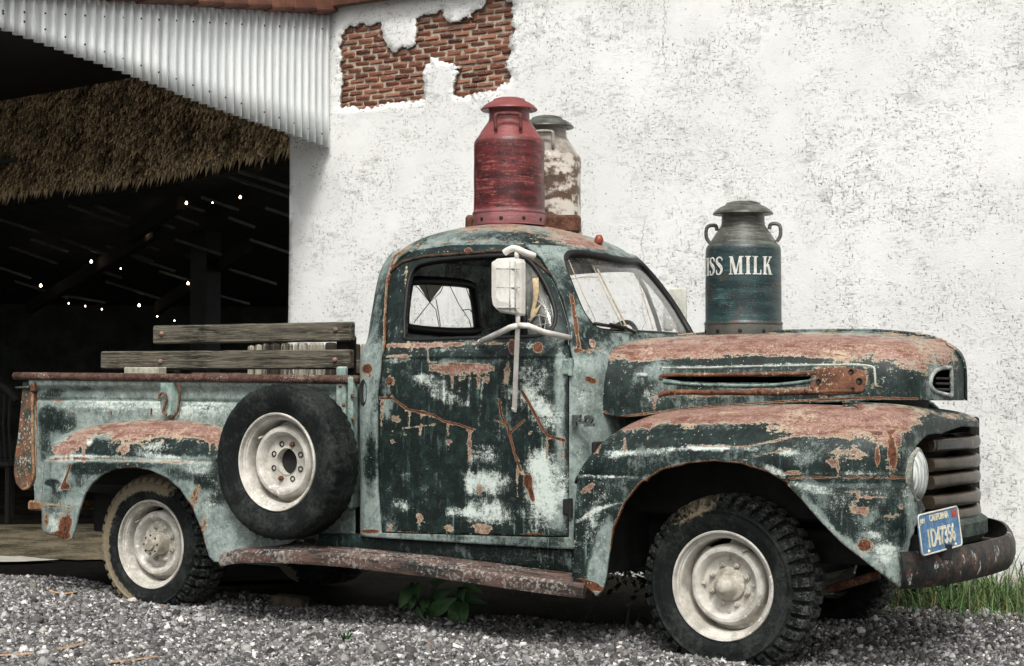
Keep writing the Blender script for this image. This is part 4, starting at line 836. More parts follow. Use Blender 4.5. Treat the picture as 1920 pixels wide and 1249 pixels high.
w_fend = wear_fn(d=.74, w=.02, blobs=[('p', 1250, 777, 130, 16, 0, .85), ('p', 1420, 775, 150, 20, 0, .8), ('p', 1580, 785, 110, 30, 0, .85), ('p', 1655, 800, 40, 30, 0, .6), ('p', 1690, 785, 40, 22, 0, .5), ('p', 1530, 812, 50, 14, 0, .45), ('p', 1150, 800, 36, 12, -20, .8), ('p', 1118, 832, 8, 20, 25, .8), ('p', 1096, 850, 7, 14, 15, .7), ('p', 1200, 795, 36, 12, 0, .6), ('p', 1300, 802, 40, 8, 0, .35), ('r', 1673, 850, 9, 36, -4, .8), ('r', 1645, 855, 6, 22, 0, .7), ('p', 1672, 845, 16, 40, 0, .4), ('p', 1580, 850, 40, 12, 5, .55), ('p', 1500, 843, 10, 6, 0, .3), ('p', 1560, 868, 14, 6, 10, .6), ('p', 1790, 780, 36, 6, 4, .45), ('p', 1825, 785, 10, 8, 0, .3),
    ('w', 1215, 848, 60, 7, -3, .6), ('w', 1150, 855, 18, 12, -10, .35), ('w', 1320, 838, 60, 5, -2, .55), ('w', 1478, 848, 26, 8, 8, .6), ('w', 1450, 882, 26, 8, 25, .7), ('w', 1620, 887, 90, 5, 0, .5), ('w', 1705, 858, 8, 26, 0, .5), ('d', 1400, 815, 50, 10, 0, .3), ('d', 1540, 880, 30, 12, 0, .2), ('d', 1250, 820, 70, 14, 0, .2), ('p', 1370, 812, 30, 6, 0, -.4),
    ('p', 1106, 912, 11, 5, -30, .8), ('p', 1096, 921, 5, 5, 0, .8), ('w', 1122, 945, 16, 40, 15, .42), ('w', 1100, 1010, 20, 50, 0, .25), ('d', 1125, 1045, 16, 55, 10, -.8), ('d', 1128, 1075, 20, 30, 0, -.5), ('r', 1110, 1100, 28, 9, 15, .7), ('r', 1098, 1092, 20, 5, 20, .6),
    ('d', 1590, 930, 90, 30, 0, -.12), ('w', 1510, 912, 40, 8, 10, .45), ('w', 1560, 930, 50, 14, 20, .4), ('w', 1640, 925, 40, 10, 0, .35), ('d', 1685, 1070, 26, 34, 0, -.6), ('d', 1550, 985, 8, 50, -40, -.7), ('d', 1615, 1040, 8, 40, -50, -.6), ('d', 1710, 985, 9, 70, 0, -.5), ('w', 1650, 1030, 30, 24, 0, .35), ('w', 1560, 960, 40, 12, 30, .3), ('w', 1630, 1002, 22, 8, 0, .6), ('w', 1700, 940, 12, 40, 0, .4), ('w', 1662, 1040, 30, 24, 0, .4), ('r', 1622, 1022, 16, 12, 0, .8), ('p', 1622, 1022, 24, 18, 0, .4), ('p', 1620, 960, 12, 7, 20, .85), ('p', 1600, 958, 8, 8, 0, .6), ('p', 1668, 970, 16, 9, 0, .45), ('p', 1688, 950, 6, 6, 0, .6), ('p', 1640, 932, 30, 2.5, 2, .7), ('p', 1595, 922, 24, 2.5, 0, .6), ('p', 1490, 886, 26, 5, 0, .55), ('p', 1260, 886, 18, 4, 0, .5)],
    lines=[('r', [(1480, 793), (1560, 797), (1650, 812)], 4, .5), ('r', [(1200, 782), (1320, 776), (1400, 778)], 3, .4), ('r', [(1560, 815), (1620, 818), (1690, 806)], 5, .45), ('r', [(1140, 1085), (1150, 990), (1170, 945), (1200, 906), (1240, 881), (1290, 868), (1340, 864), (1390, 869), (1440, 886), (1475, 906)], 3.2, .75), ('r', [(1475, 906), (1540, 982), (1620, 1053), (1690, 1105)], 2.5, .6), ('p', [(1285, 833), (1330, 838), (1400, 837), (1450, 828), (1500, 815)], 3, .7), ('p', [(1395, 862), (1440, 850), (1480, 842)], 2.2, .6), ('w', [(1300, 842), (1420, 842)], 5, .5), ('p', [(1570, 872), (1572, 892)], 4, .7), ('w', [(1078, 980), (1120, 955), (1165, 942)], 3, .6), ('p', [(1078, 980), (1120, 957), (1165, 943)], 1.6, .4), ('r', [(1480, 896), (1600, 895), (1710, 896)], 2.2, .8), ('w', [(1085, 892), (1190, 895)], 3, .6)])
fend = panel('front_fender', fendmap, dF, [], .0085, PAINT, T, .012, w_fend)
_fo = np.array([(-.575, .742), (-.56, .3), (-.46, .27), (-.40, .5), (-.2, .75), (.05, .80), (.25, .74), (.42, .56), (.55, .50), (.55, .95)])
def farf(a, b):
    V = fendmap(a, b); V[:, 1] *= -1; return V
panel('front_fender', farf, np.array([(a, z-(fT(a)-fr_(a))) for a, z in _fo]+[(.55, .40), (-.575, .40)]), [], .035, PAINT, T, .012, w_fend, flip=None)
# inner fender liner, dark
for sy in (-.535, .44): obj('inner_fender', rbox((.06, sy, .76), (1.2, .03, .40), .01), BLACKM, T)
obj('fender_apron', rbox((-.50, -.56, .60), (.02, .70, .54), .005), BLACKM, T)
# ---- radiator recess, grille bars, headlight
obj('grille_backing', join(rbox((.55, -.08, .74), (.04, .80, .40), .01)), BLACKM, T)
gx = lambda y: .752-.34*y*y-.05*y
def bow(y0, y1, z, f, k=24): return np.array([(f(y), y, z) for y in np.linspace(y0, y1, k)])
hb = .026
barp = [(-.055, -hb*.8), (.0, -hb), (.026, -hb), (.036, -hb*.85), (.042, -hb*.5), (.044, 0), (.042, hb*.5), (.036, hb*.85), (.026, hb), (.0, hb), (-.055, hb*.8)]
for i, (py, y0) in enumerate(((831, -.43), (867, -.43), (899, -.43), (935, -.43), (964, -.40))):
    z = P(1800, py, -.15)[2]
    path = G(bow(y0, .46, z, gx))
    if i == 2: path[:, 2] += .006*np.sin(np.linspace(0, 5, 24))
    g = obj('grille_bar', sweep(barp, path), BROWN, T, True, angle=38)
    if i == 0:
        o = obj('parking_lamp', sweep([(.0, -.018), (.012, -.016), (.014, 0), (.012, .016), (.0, .018)], G(bow(-.42, -.20, z, lambda y: gx(y)+.034, 8))), plain('dark_lens', (.015, .02, .02), .4, 60, .25), g)
        obj('bolt', tf(lathe([(0, -.006), (.007, -.004), (.008, .004)], 10, 'y'), loc=G(np.array((gx(-.42)+.02, -.455, z)))), BLACKM, g, True)
obj('lower_apron', sweep([(-.05, -.05), (.02, -.05), (.05, -.02), (.05, .03), (.02, .05), (-.05, .05)], G(bow(-.44, .46, P(1820, 992, -.1)[2], lambda y: gx(y)+.02))), rust_mat('apron_dark_paint', (.012, .018, .016), (.06, .08, .07), 16), T, False)
hc = P(1728, 891, -.64)+np.array((-.022, 0, 0)); hm = rotz(R_(-12))                         # headlight
ax = np.array((math.cos(R_(-14)), math.sin(R_(-14)), 0))
def facex(vf, yaw): # lathe axis z -> forward
    V = np.asarray(vf[0])[:, [2, 1, 0]]*np.array((1, 1, 1)); return (V@rotz(yaw).T, vf[1])
hl = obj('headlight', tf(facex(lathe([(.088, .012), (.100, .020), (.110, .012), (.113, -.004), (.110, -.03), (.09, -.06), (.0, -.08)], 40), R_(4)), loc=hc, sc=(.75, .92, .95)), rust_mat('headlight_bezel', (.10, .11, .09), (.38, .38, .32), 24), T, True)
LENS = NT('headlight_lens', .12, 0, .8); LENS.col(LENS.mix(LENS.sm(LENS.noise(1, 3, .6, co=LENS.map((3, 55, 8))), .45, .6), (.30, .33, .31), (.62, .66, .62))); LENS.bump(LENS.n('ShaderNodeTexWave').outputs['Fac'], 0)
wv = LENS.n('ShaderNodeTexWave', bands_direction='Y'); LENS.t.links.new(LENS.co, wv.inputs['Vector']); wv.inputs['Scale'].default_value = 22; LENS.bump(wv.outputs['Fac'], .5, .004)
lp = [(.096*math.sin(t), .012+.040*math.cos(t)) for t in np.linspace(0, math.pi/2, 10)]
obj('lens', tf(facex(lathe(lp, 40), R_(4)), loc=hc, sc=(.75, .92, .95)), LENS.mat, hl, True)
# ---- bumper with plate
bl = smoothline(np.array([(.64, -.835), (.745, -.815), (.83, -.66), (.878, -.45), (.902, -.2), (.903, .05), (.882, .30), (.83, .60), (.75, .80), (.66, .86)]), 8)
bl = bl[8:]
bl = np.stack([bl[:, 0], bl[:, 1], np.interp(bl[:, 1], [-.82, 0, .86], [.418, .425, .435])], -1)
BUMP = NT('bumper_worn_black', .55, .1, .4); n = BUMP.noise(13, 6, .7); n2 = BUMP.noise(60, 5, .7); n3 = BUMP.noise(4, 3)
cc = BUMP.mix(BUMP.sm(BUMP.add(n, BUMP.c(n3, .6)), .45, .62), (.006, .006, .006), (.10, .050, .032)); cc = BUMP.mix(BUMP.sm(n2, .42, .6), cc, (.018, .021, .019)); cc = BUMP.mix(BUMP.sm(BUMP.add(BUMP.noise(24, 5, .75, co=BUMP.map((1, 1, .4))), BUMP.c(n3, .35)), .60, .66), cc, (.50, .52, .48)); BUMP.col(cc); BUMP.bump(BUMP.add(n, n2), .4, .004)
hB = .068
bpr = [(-.008, -hB), (.004, -hB), (.016, -hB*.75), (.026, -hB*.3), (.026, hB*.3), (.016, hB*.75), (.004, hB), (-.008, hB), (.008, hB*.7), (.014, 0), (.008, -hB*.7)]
bo = obj('front_bumper', sweep(bpr, G(bl)), BUMP.mat, T, True, angle=40)
for q_ in (((.45, -.42, .42), (.87, -.42, .42)), ((.40, .30, .42), (.78, .30, .42))): obj('bumper_bracket', bar(*q_, .05, .06), BLACKM, T)
# plate
pc = P(1762, 995, -.685); wx = np.array((math.sin(R_(11)), math.cos(R_(11)), 0)); tl = R_(5)
roll = R_(-3.5); up = np.array((-.10, 0, 1.)); up = up-wx*(up@wx); up /= np.linalg.norm(up); a1 = wx*math.cos(roll)-up*math.sin(roll); u1 = up*math.cos(roll)+wx*math.sin(roll)
nn = np.cross(a1, u1); PM = np.stack([a1, u1, nn], 1)
PB = rust_mat('plate_blue_paint', (.045, .12, .24), (.10, .215, .36), 30, .5, (.30, .40, .48)); PY = rust_mat('plate_cream_paint', (.45, .42, .30), (.70, .66, .52), 40, .5)
def plate_rect(w, h, r, z0, z1, k=6):
    pts = [];
    for cx, cy, a0 in ((w/2-r, h/2-r, 0), (-w/2+r, h/2-r, 90), (-w/2+r, -h/2+r, 180), (w/2-r, -h/2+r, 270)):
        for i in range(k): a = R_(a0+90*i/(k-1)); pts.append((cx+r*math.cos(a), cy+r*math.sin(a)))
    m = len(pts); V = [(x, y, z0) for x, y in pts]+[(x, y, z1) for x, y in pts]
    return np.array(V), [list(range(m))[::-1], list(range(m, 2*m))]+[(i, (i+1) % m, m+(i+1) % m, m+i) for i in range(m)]
pw, ph_ = .305, .155
pt = obj('licence_plate', tf(plate_rect(pw, ph_, .016, -.002, .002), rot=PM, loc=pc), PB, T)
rim_pts = plate_rect(pw-.008, ph_-.008, .014, 0, .002)[0]; rim_pts = rim_pts[len(rim_pts)//2:]
obj('plate_rim', tf(tube(rim_pts, .0035, 5, True), rot=PM, loc=pc), PY, pt, True)
text_mesh('1D47356', .094, .002, PY, 'plate_number', PM, pc+u1*-.022+nn*.003, pt, .60, .0015)
text_mesh('CALIFORNIA', .034, .0015, PY, 'plate_state', PM, pc+u1*.052+nn*.003, pt, .72, .0008)
text_mesh('JUN', .024, .0015, PY, 'plate_month', PM, pc+u1*.048-a1*.122+nn*.003, pt, .8, .0006)
obj('plate_sticker', tf(plate_rect(.032, .026, .003, .002, .0036), rot=PM, loc=pc+u1*.050+a1*.118), plain('red_sticker', (.45, .06, .03), .3), pt)
for sx in (-.10, .10): obj('bolt', tf(lathe([(.007, .002), (.006, .006), (0, .007)], 10), rot=PM, loc=pc+u1*-.064+a1*sx), PY, pt, True)
obj('plate_bracket', bar(pc-u1*.05-nn*.02, pc-u1*.11-nn*.03, .12, .006), BLACKM, T)
# ---- cargo bed
YB = -.70
bs_px = [(62, 712), (664, 716), (668, 760), (668, 1004), (560, 1010), (446, 1010), (436, 880), (108, 876), (92, 948), (68, 940), (64, 820)]
dB = np.array([P(x, y, YB)[[0, 2]] for x, y in bs_px])
zc = P(300, 752, YB)[2]
def bedmap(a, b):
    a = np.asarray(a, float); b = np.asarray(b, float)
    y = YB+.014*np.exp(-((b-zc)/.006)**2)-.012*sstep(b, zc-.01, zc-.04)-.03*sstep(b, zc+.045, zc+.085)
    return np.stack([a, y, b], -1)
w_bed = wear_fn(d=.18, w=.22, blobs=[('d', 110, 740, 40, 8, 0, .45), ('d', 130, 728, 50, 6, 0, .25), ('d', 95, 780, 24, 22, 20, .6), ('d', 82, 830, 12, 40, 0, .5), ('d', 120, 800, 30, 14, -20, .4), ('d', 150, 768, 20, 10, 0, .35), ('d', 180, 770, 16, 8, 0, .25), ('d', 260, 745, 20, 8, 0, .3), ('d', 385, 765, 20, 5, 5, .5), ('d', 200, 730, 60, 5, 0, .2), ('w', 230, 760, 90, 14, 0, .3), ('w', 360, 770, 60, 12, 0, .35), ('p', 108, 751, 12, 3, 0, .7), ('p', 137, 770, 8, 4, 0, .6), ('r', 66, 740, 4, 30, 0, .4), ('r', 80, 945, 14, 6, 0, .7), ('d', 640, 960, 20, 40, 0, -.2), ('r', 630, 960, 5, 30, 0, .3), ('d', 620, 880, 40, 60, 0, .1)],
    lines=[('r', [(66, 718), (70, 820), (66, 900)], 2.2, .6), ('w', [(120, 750), (270, 752), (420, 756)], 2, .5), ('r', [(208, 770), (209, 782)], 2, .8), ('r', [(284, 766), (283, 782)], 2, .9)])
panel('bed_side', bedmap, dB, [], .0085, PAINT, T, .01, w_bed)
panel('bed_side', lambda a, b: bedmap(a, b)*np.array((1, -1, 1)), dB, [], .05, PAINT, T, .01, w_bed, flip=None)
rl, rrr = P(28, 705, YB-.03), P(672, 712, YB-.03)
RAIL = rust_mat('rusty_bed_rail', (.035, .016, .011), (.125, .064, .046), 34, .7, (.42, .34, .29))
rp = [rl+(rrr-rl)*t for t in np.linspace(0, 1, 24)]
obj('bed_rail', tube(rp, .021, 10), RAIL, T, True)
obj('bed_rail', tube(G(np.array(rp)*np.array((1, -1, 1))), .021, 8), RAIL, T, True)
# stake pocket with hook
k0, k1 = P(318, 718, YB-.02), P(318, 778, YB-.02)
sp = [(-.045, .0), (.045, 0), (.047, -.11), (.035, -.165), (.0, -.18), (-.035, -.165), (-.047, -.11)]
sx, sz = k0[0], k0[2]
PKT = rust_mat('pocket_paint', (.16, .24, .21), (.36, .46, .42), 18, .5, (.52, .58, .53))
n7 = len(sp); Vp = [(sx+a, YB-.001, sz+b) for a, b in sp]+[(sx+a*.8, YB-.045, sz+b*.93) for a, b in sp]
pk = obj('stake_pocket', (Vp, [list(range(n7, 2*n7))[::-1]]+[(i, (i+1) % n7, n7+(i+1) % n7, n7+i) for i in range(n7)]), PKT, T)
hk = [P(x, y, YB-.062) for x, y in ((299, 752), (299, 742), (304, 737), (310, 740), (312, 750), (309, 760), (306, 772), (312, 778))]
obj('tie_hook', tube(smoothline(hk, 5), .007, 8), RUST, pk, True)
obj('pocket_rim', tube(smoothline([P(x, y, YB-.03) for x, y in ((328, 718), (337, 728), (335, 760), (330, 776), (318, 782), (306, 776))], 4), .006, 6), RUST, pk, True)
# front bed post
obj('bed_post', join(rbox(P(641, 800, YB-.02), (.055, .03, .55), .008), rbox(P(661, 830, YB-.035), (.03, .05, .6), .008)), rust_mat('post_paint', (.16, .24, .21), (.36, .45, .41), 18, .5, (.24, .12, .07)), T)
for px, py in ((638, 724), (661, 742), (662, 786), (645, 760)):
    obj('bolt', tf(lathe([(0, -.008), (.008, -.006), (.010, 0)], 10, 'y'), loc=P(px, py, YB-.062)), RUST, T, True)
xr_, xf_ = -3.96, -1.875
obj('bed_floor', box(((xr_+xf_)/2, 0, .56), (xf_-xr_, 1.36, .03)), BLACKM, T)
obj('bed_front_panel', box((xf_, 0, .82), (.02, 1.36, .56)), rust_mat('bed_front_paint', (.08, .12, .10), (.22, .30, .27), 12), T)
# tailgate edge, rounded and rusty
tgp = [(43, 716), (41, 740), (38, 775), (34, 815), (28, 855), (26, 885), (30, 906), (40, 918), (52, 919), (60, 908), (64, 885), (62, 840), (62, 780), (63, 716)]
tq = np.array([P(x, y, -.72) for x, y in tgp]); m_ = len(tq)
TG = rust_mat('tailgate_paint', (.02, .045, .04), (.20, .085, .04), 16, .65, (.50, .52, .45))
vv = np.concatenate([tq, tq*np.array((1, -1, 1))*np.array((1, .95, 1))])
obj('tailgate', (vv, [list(range(m_)), list(range(m_, 2*m_))[::-1]]+[(i, m_+i, m_+(i+1) % m_, (i+1) % m_) for i in range(m_)]), TG, T, angle=30)
obj('tailgate_edge', tube(smoothline([P(x, y, -.722) for x, y in ((61, 722), (61, 780), (62, 850), (63, 890), (56, 912), (44, 917))], 5), .008, 6), rust_mat('tailgate_edge_rust', (.10, .045, .02), (.36, .22, .12), 30), T, True)
obj('tailgate_pin', tube([P(30, 727, -.73), P(55, 726, -.73)], .006, 6), GREYP, T, True)
obj('tailgate_chain_bracket', rbox(P(63, 727, -.72), (.03, .03, .05), .008), RUST, T)
obj('rear_crossmember', rbox(P(62, 944, -.70)+(.10, .68, -.01), (.25, 1.40, .05), .01), rust_mat('crossmember_rust', (.10, .05, .025), (.34, .20, .11), 14), T)
# ---- rear fender
zl0, zl1 = P(86, 863, -.93), P(398, 869, -.93)
zlf = lambda x: np.interp(x, [zl0[0], zl1[0]], [zl0[2], zl1[2]])
_tp = [P(x, y, -.71) for x, y in ((88, 862), (98, 842), (115, 824), (140, 810), (185, 797), (240, 789), (290, 786), (350, 789), (400, 797), (440, 812), (480, 840), (500, 868))]
_fx = [p[0] for p in _tp]; zt = pchip(_fx, [p[2] for p in _tp])
def rfmap(a, b):
    a = np.asarray(a, float); b = np.asarray(b, float); zl = zlf(a)+.012; tp = np.maximum(zt(a), zl+.004)
    ph = np.clip(b/.30, 0, 1)*math.pi/2; up = b > 0
    z = np.where(up, zl+(tp-zl)*np.sin(ph), zl+b); inn = np.where(up, .235*(1-np.cos(ph)), 0)
    inn = inn-.008*sstep(z, zl-.006, zl-.014)+.005*np.exp(-((z-zl+.004)/.005)**2)
    w = .93-.10*sstep(a, -2.55, -2.15)-.03*sstep(a, -3.55, -3.72)
    return np.stack([a, -w+inn*(w-.695)/.235, z], -1)
def rg(px, py): q = P(px, py, -.93); return (q[0], q[2]-zlf(q[0])-.012)
xa, xb = P(80, 880, -.93)[0], -2.0
r_out = [('d', xa, .0), (78, 930), (78, 990), (84, 998), (104, 1004), (124, 1013), (134, 1010), (139, 996), (147, 960), (158, 928), (172, 906), (192, 889), (215, 880), (250, 876), (282, 882), (312, 896), (338, 918), (360, 952), (374, 985), (384, 1018), (392, 1044), (402, 1054), (414, 1054), (430, 1040), (480, 1030), (540, 1020), ('d', xb, -.30), ('d', xb, 0.), ('d', -2.3, .30), ('d', _fx[1], .30), ('d', xa, .2)]
dR = dom(rfmap, r_out, rg)
w_rf = wear_fn(d=.30, w=.18, blobs=[('p', 270, 802, 130, 15, 0, .85), ('p', 350, 810, 60, 18, 10, .5), ('p', 140, 828, 36, 14, -25, .8), ('p', 118, 845, 16, 10, 0, .6), ('p', 240, 825, 46, 14, 0, .45), ('p', 400, 815, 20, 14, 20, .6), ('d', 300, 838, 110, 16, 0, .6), ('d', 180, 838, 40, 14, 0, .5), ('d', 230, 848, 40, 10, 0, .3), ('d', 400, 840, 40, 20, 0, .45), ('d', 95, 850, 10, 16, 0, .3), ('w', 165, 826, 8, 8, 0, .7), ('w', 140, 858, 40, 6, 0, .6), ('w', 310, 858, 50, 6, 8, .55), ('w', 290, 838, 26, 8, 0, .35),
    ('d', 160, 880, 40, 12, 0, .4), ('d', 190, 876, 50, 8, 0, .4), ('d', 95, 905, 14, 6, 0, .6), ('d', 112, 920, 20, 14, 0, .4), ('d', 150, 905, 16, 12, 0, .3), ('d', 255, 872, 40, 6, 0, .35), ('d', 385, 905, 24, 12, 10, .5), ('d', 350, 890, 30, 10, 10, .4), ('d', 410, 880, 20, 20, 0, .3), ('d', 405, 935, 18, 14, 0, .4), ('d', 390, 985, 14, 12, 0, .35), ('d', 420, 1000, 30, 30, 0, -.2), ('w', 370, 880, 26, 14, 0, .35), ('w', 395, 960, 16, 40, 0, .3),
    ('r', 122, 985, 12, 22, 10, .85), ('p', 122, 985, 20, 26, 0, .3), ('r', 86, 975, 6, 18, 0, .55), ('r', 110, 1003, 22, 6, 10, .6), ('w', 100, 985, 14, 22, 0, .45), ('r', 125, 912, 8, 7, 0, .8), ('r', 366, 930, 10, 30, 20, .55), ('r', 380, 990, 6, 40, 10, .5), ('p', 232, 843, 8, 9, 0, .7), ('r', 245, 879, 18, 3, 0, .6)],
    lines=[('p', [(88, 862), (200, 860), (290, 866), (396, 869)], 2.4, .6), ('w', [(88, 858), (200, 856), (300, 864)], 3, .4), ('r', [(116, 915), (124, 895), (132, 872)], 2.6, .9), ('w', [(112, 920), (128, 880)], 7, .4), ('r', [(78, 950), (140, 955)], 2.5, .5), ('p', [(85, 945), (140, 948)], 2, .6), ('r', [(160, 925), (192, 888), (250, 875), (312, 895), (360, 952), (384, 1018)], 2.2, .5)])
panel('rear_fender', rfmap, dR, [], .0085, PAINT, T, .012, w_rf)
panel('rear_fender', lambda a, b: rfmap(a, b)*np.array((1, -1, 1)), dR, [], .05, PAINT, T, .012, w_rf, flip=None)
for sy in (-.53, .45): obj('inner_fender', rbox((-3.05, sy, .56), (1.3, .02, .46), .005), BLACKM, T)
# ---- sill and running board
w_sill = wear_fn(d=.85, w=.05, r=.1, blobs=[('d', 1000, 1040, 80, 20, 0, -.25), ('d', 850, 1040, 60, 16, 0, -.2), ('w', 990, 1045, 60, 14, 0, .2)])
ds = np.array([P(x, y, -.76)[[0, 2]] for x, y in ((600, 1000), (682, 1000), (1074, 1012), (1076, 1078), (900, 1052), (700, 1034), (600, 1030))])
panel('sill_panel', lambda a, b: np.stack([a, -.745-.03*np.sin(np.clip((b-.3)/.16, 0, 1)*3.14), b], -1), ds, [], .012, PAINT, T, .01, w_sill)
rb = smoothline([P(x, y, -.955) for x, y in ((412, 1044), (440, 1038), (500, 1036), (580, 1039), (650, 1044), (740, 1054), (840, 1066), (950, 1082), (1040, 1094), (1096, 1101))], 5)
rbp = [(-.235, .030), (-.235, .020), (-.02, -.004), (-.006, -.042), (.006, -.046), (.012, -.030), (.010, .0), (-.004, .014), (-.04, .012), (-.05, .020), (-.06, .013), (-.075, .020), (-.085, .013), (-.10, .021), (-.11, .014), (-.125, .022), (-.135, .015), (-.2, .02)]
RB = NT('running_board_worn', .6, 0, .4); n = RB.noise(10, 6, .7, co=RB.map((.5, 2, 2))); n2 = RB.noise(70, 4, .7)
c = RB.mix(RB.sm(n, .38, .62), (.016, .017, .015), (.125, .074, .058)); c = RB.mix(RB.sm(RB.add(n2, RB.c(RB.noise(3), .9)), .50, .64), c, (.27, .255, .23)); RB.col(c); RB.bump(RB.add(n, n2), .5, .004)
rbo = obj('running_board', sweep(rbp, rb), RB.mat, T, False, angle=25)
obj('running_board', sweep([(-a, b) for a, b in rbp][::-1], G(rb*np.array((1, -1, 1)))), RB.mat, T)
# ---- chassis
obj('frame_rail', join(bar((-3.9, -.42, .47), (.7, -.42, .45), .06, .13), bar((-3.9, .40, .47), (.65, .38, .45), .06, .13), bar((-3.3, -.4, .46), (-3.3, .4, .46), .08, .1), bar((-1.9, -.4, .44), (-1.9, .4, .44), .08, .1)), BLACKM, T)
obj('fuel_tank', rbox((-1.55, -.35, .33), (.75, .42, .20), .06, 3), BLACKM, T, True)
obj('rear_axle', tube([(-3.075, -.66, .31), (-3.075, .62, .31)], .05, 10), BLACKM, T, True)
obj('front_axle', join(tube([(0, -.66, .29), (0, .6, .29)], .04, 8), rbox((-.15, -.45, .33), (.9, .07, .05), .01)), BLACKM, T)
obj('gearbox', rbox((-.75, 0, .42), (.9, .34, .24), .06, 2), BLACKM, T)
obj('tie_rod', tube([P(1552, 1106, -.45), P(1605, 1090, -.40), P(1648, 1078, -.4)], .018, 8), RUST, T, True)
# ---- wheels
def tyre_vf(R, lug, yw=.195):
    prof = [(.214, .006), (.224, -.010), (.240, -.020), (.262, -.026), (.285, -.026), (.296, -.030), (.304, -.022), (.318, -.016), (.330, -.006), (R-.010, .010), (R-.003, .024), (R, .045), (R+.002, .07), (R+.003, .0975), (R+.002, .125), (R, .15), (R-.003, .171), (R-.010, .185), (.330, .200), (.300, .215), (.26, .218), (.214, .19)]
    if not lug: prof = [(.214, .006), (.224, -.006), (.240, -.016), (.262, -.022), (.285, -.026), (.300, -.027), (.315, -.025), (.328, -.020), (.338, -.013), (R-.006, -.006), (R-.002, .004), (R, .022), (R+.001, .045), (R+.002, .0725), (R+.001, .10), (R, .122), (R-.002, .140), (R-.008, .150), (.325, .160), (.300, .168), (.26, .170), (.214, .15)]
    N = 360; nl = 40
    def mod(a, j, r, h):
        if lug:
            ph = (a*nl/(2*math.pi)) % 1.0; ph2 = (a*nl/(2*math.pi)+.5) % 1.0
            g = 1. if ph < .30 else 0.; g2 = 1. if ph2 < .30 else 0.
            if 7 <= j <= 10:
                d = (.012, .014, .016, .016)[j-7]
                if g: r -= d*(.5 if j < 9 else 1); h += .012 if j < 10 else .004
                else: h -= .004
            elif j in (11, 12): r -= .014*g
            elif j in (14, 15, 16, 17): r -= .014*g2
            elif j == 13: r -= .012
        else:
            zz = abs(((a*48/(2*math.pi)) % 1)-.5)*4-1
            if 9 <= j <= 17: h += .005*zz; r -= .007 if j in (11, 13, 15) else 0
            if j in (9, 10): r -= .003*zz
        return r, h
    return lathe(prof, N, 'y', mod)
def rim_vf():
    prof = [(.2185, .004), (.2190, -.006), (.2150, -.011), (.2090, -.009), (.2065, -.001), (.2060, .010), (.1990, .012), (.1975, .017), (.1900, .019), (.1870, .025), (.1855, .036), (.1845, .080), (.1830, .135)]
    vb = lathe(prof, 72, 'y')
    prof = [(.1815, .105), (.1805, .092), (.1660, .084), (.1610, .058), (.1550, .038), (.1460, .030), (.1340, .030), (.1240, .038), (.1180, .052), (.1130, .068), (.0900, .072), (.0600, .070), (.0590, .066), (.0580, .070), (.0580, .11)]
    def mod(a, j, r, h): return (r-.020*sstep(math.cos(3*a+.6), .55, .75), h) if j < 2 else (r-.006*sstep(math.cos(3*a+.6), .55, .75), h) if j == 2 else (r, h)
    return join(vb, lathe(prof, 96, 'y', mod))
def muddy(kindm):
    def f(V, c, R):
        d = V-c; rr_ = np.hypot(d[:, 0], d[:, 2]); A = np.zeros((len(V), 4))
        up = sstep(rr_, R*.68, R*.86); A[:, 1] = (0 if kindm == 'spare' else .12)+(.10 if kindm == 'spare' else .26)*sstep(rr_, R*.80, R*.9)+.18*sstep(rr_, R*.95, R*.99)
        if kindm == 'rear': A[:, 0] = .02+up*.85*sstep(-d[:, 0]/R+.45*d[:, 2]/R, -.45, .20)+.1
        elif kindm == 'front': A[:, 0] = .08+up*.5*np.exp(-(((np.arctan2(d[:, 2], d[:, 0])-1.95)/.5)**2))*1.1
        else: A[:, 0] = 0.
        return np.clip(A, 0, 1)
    return f
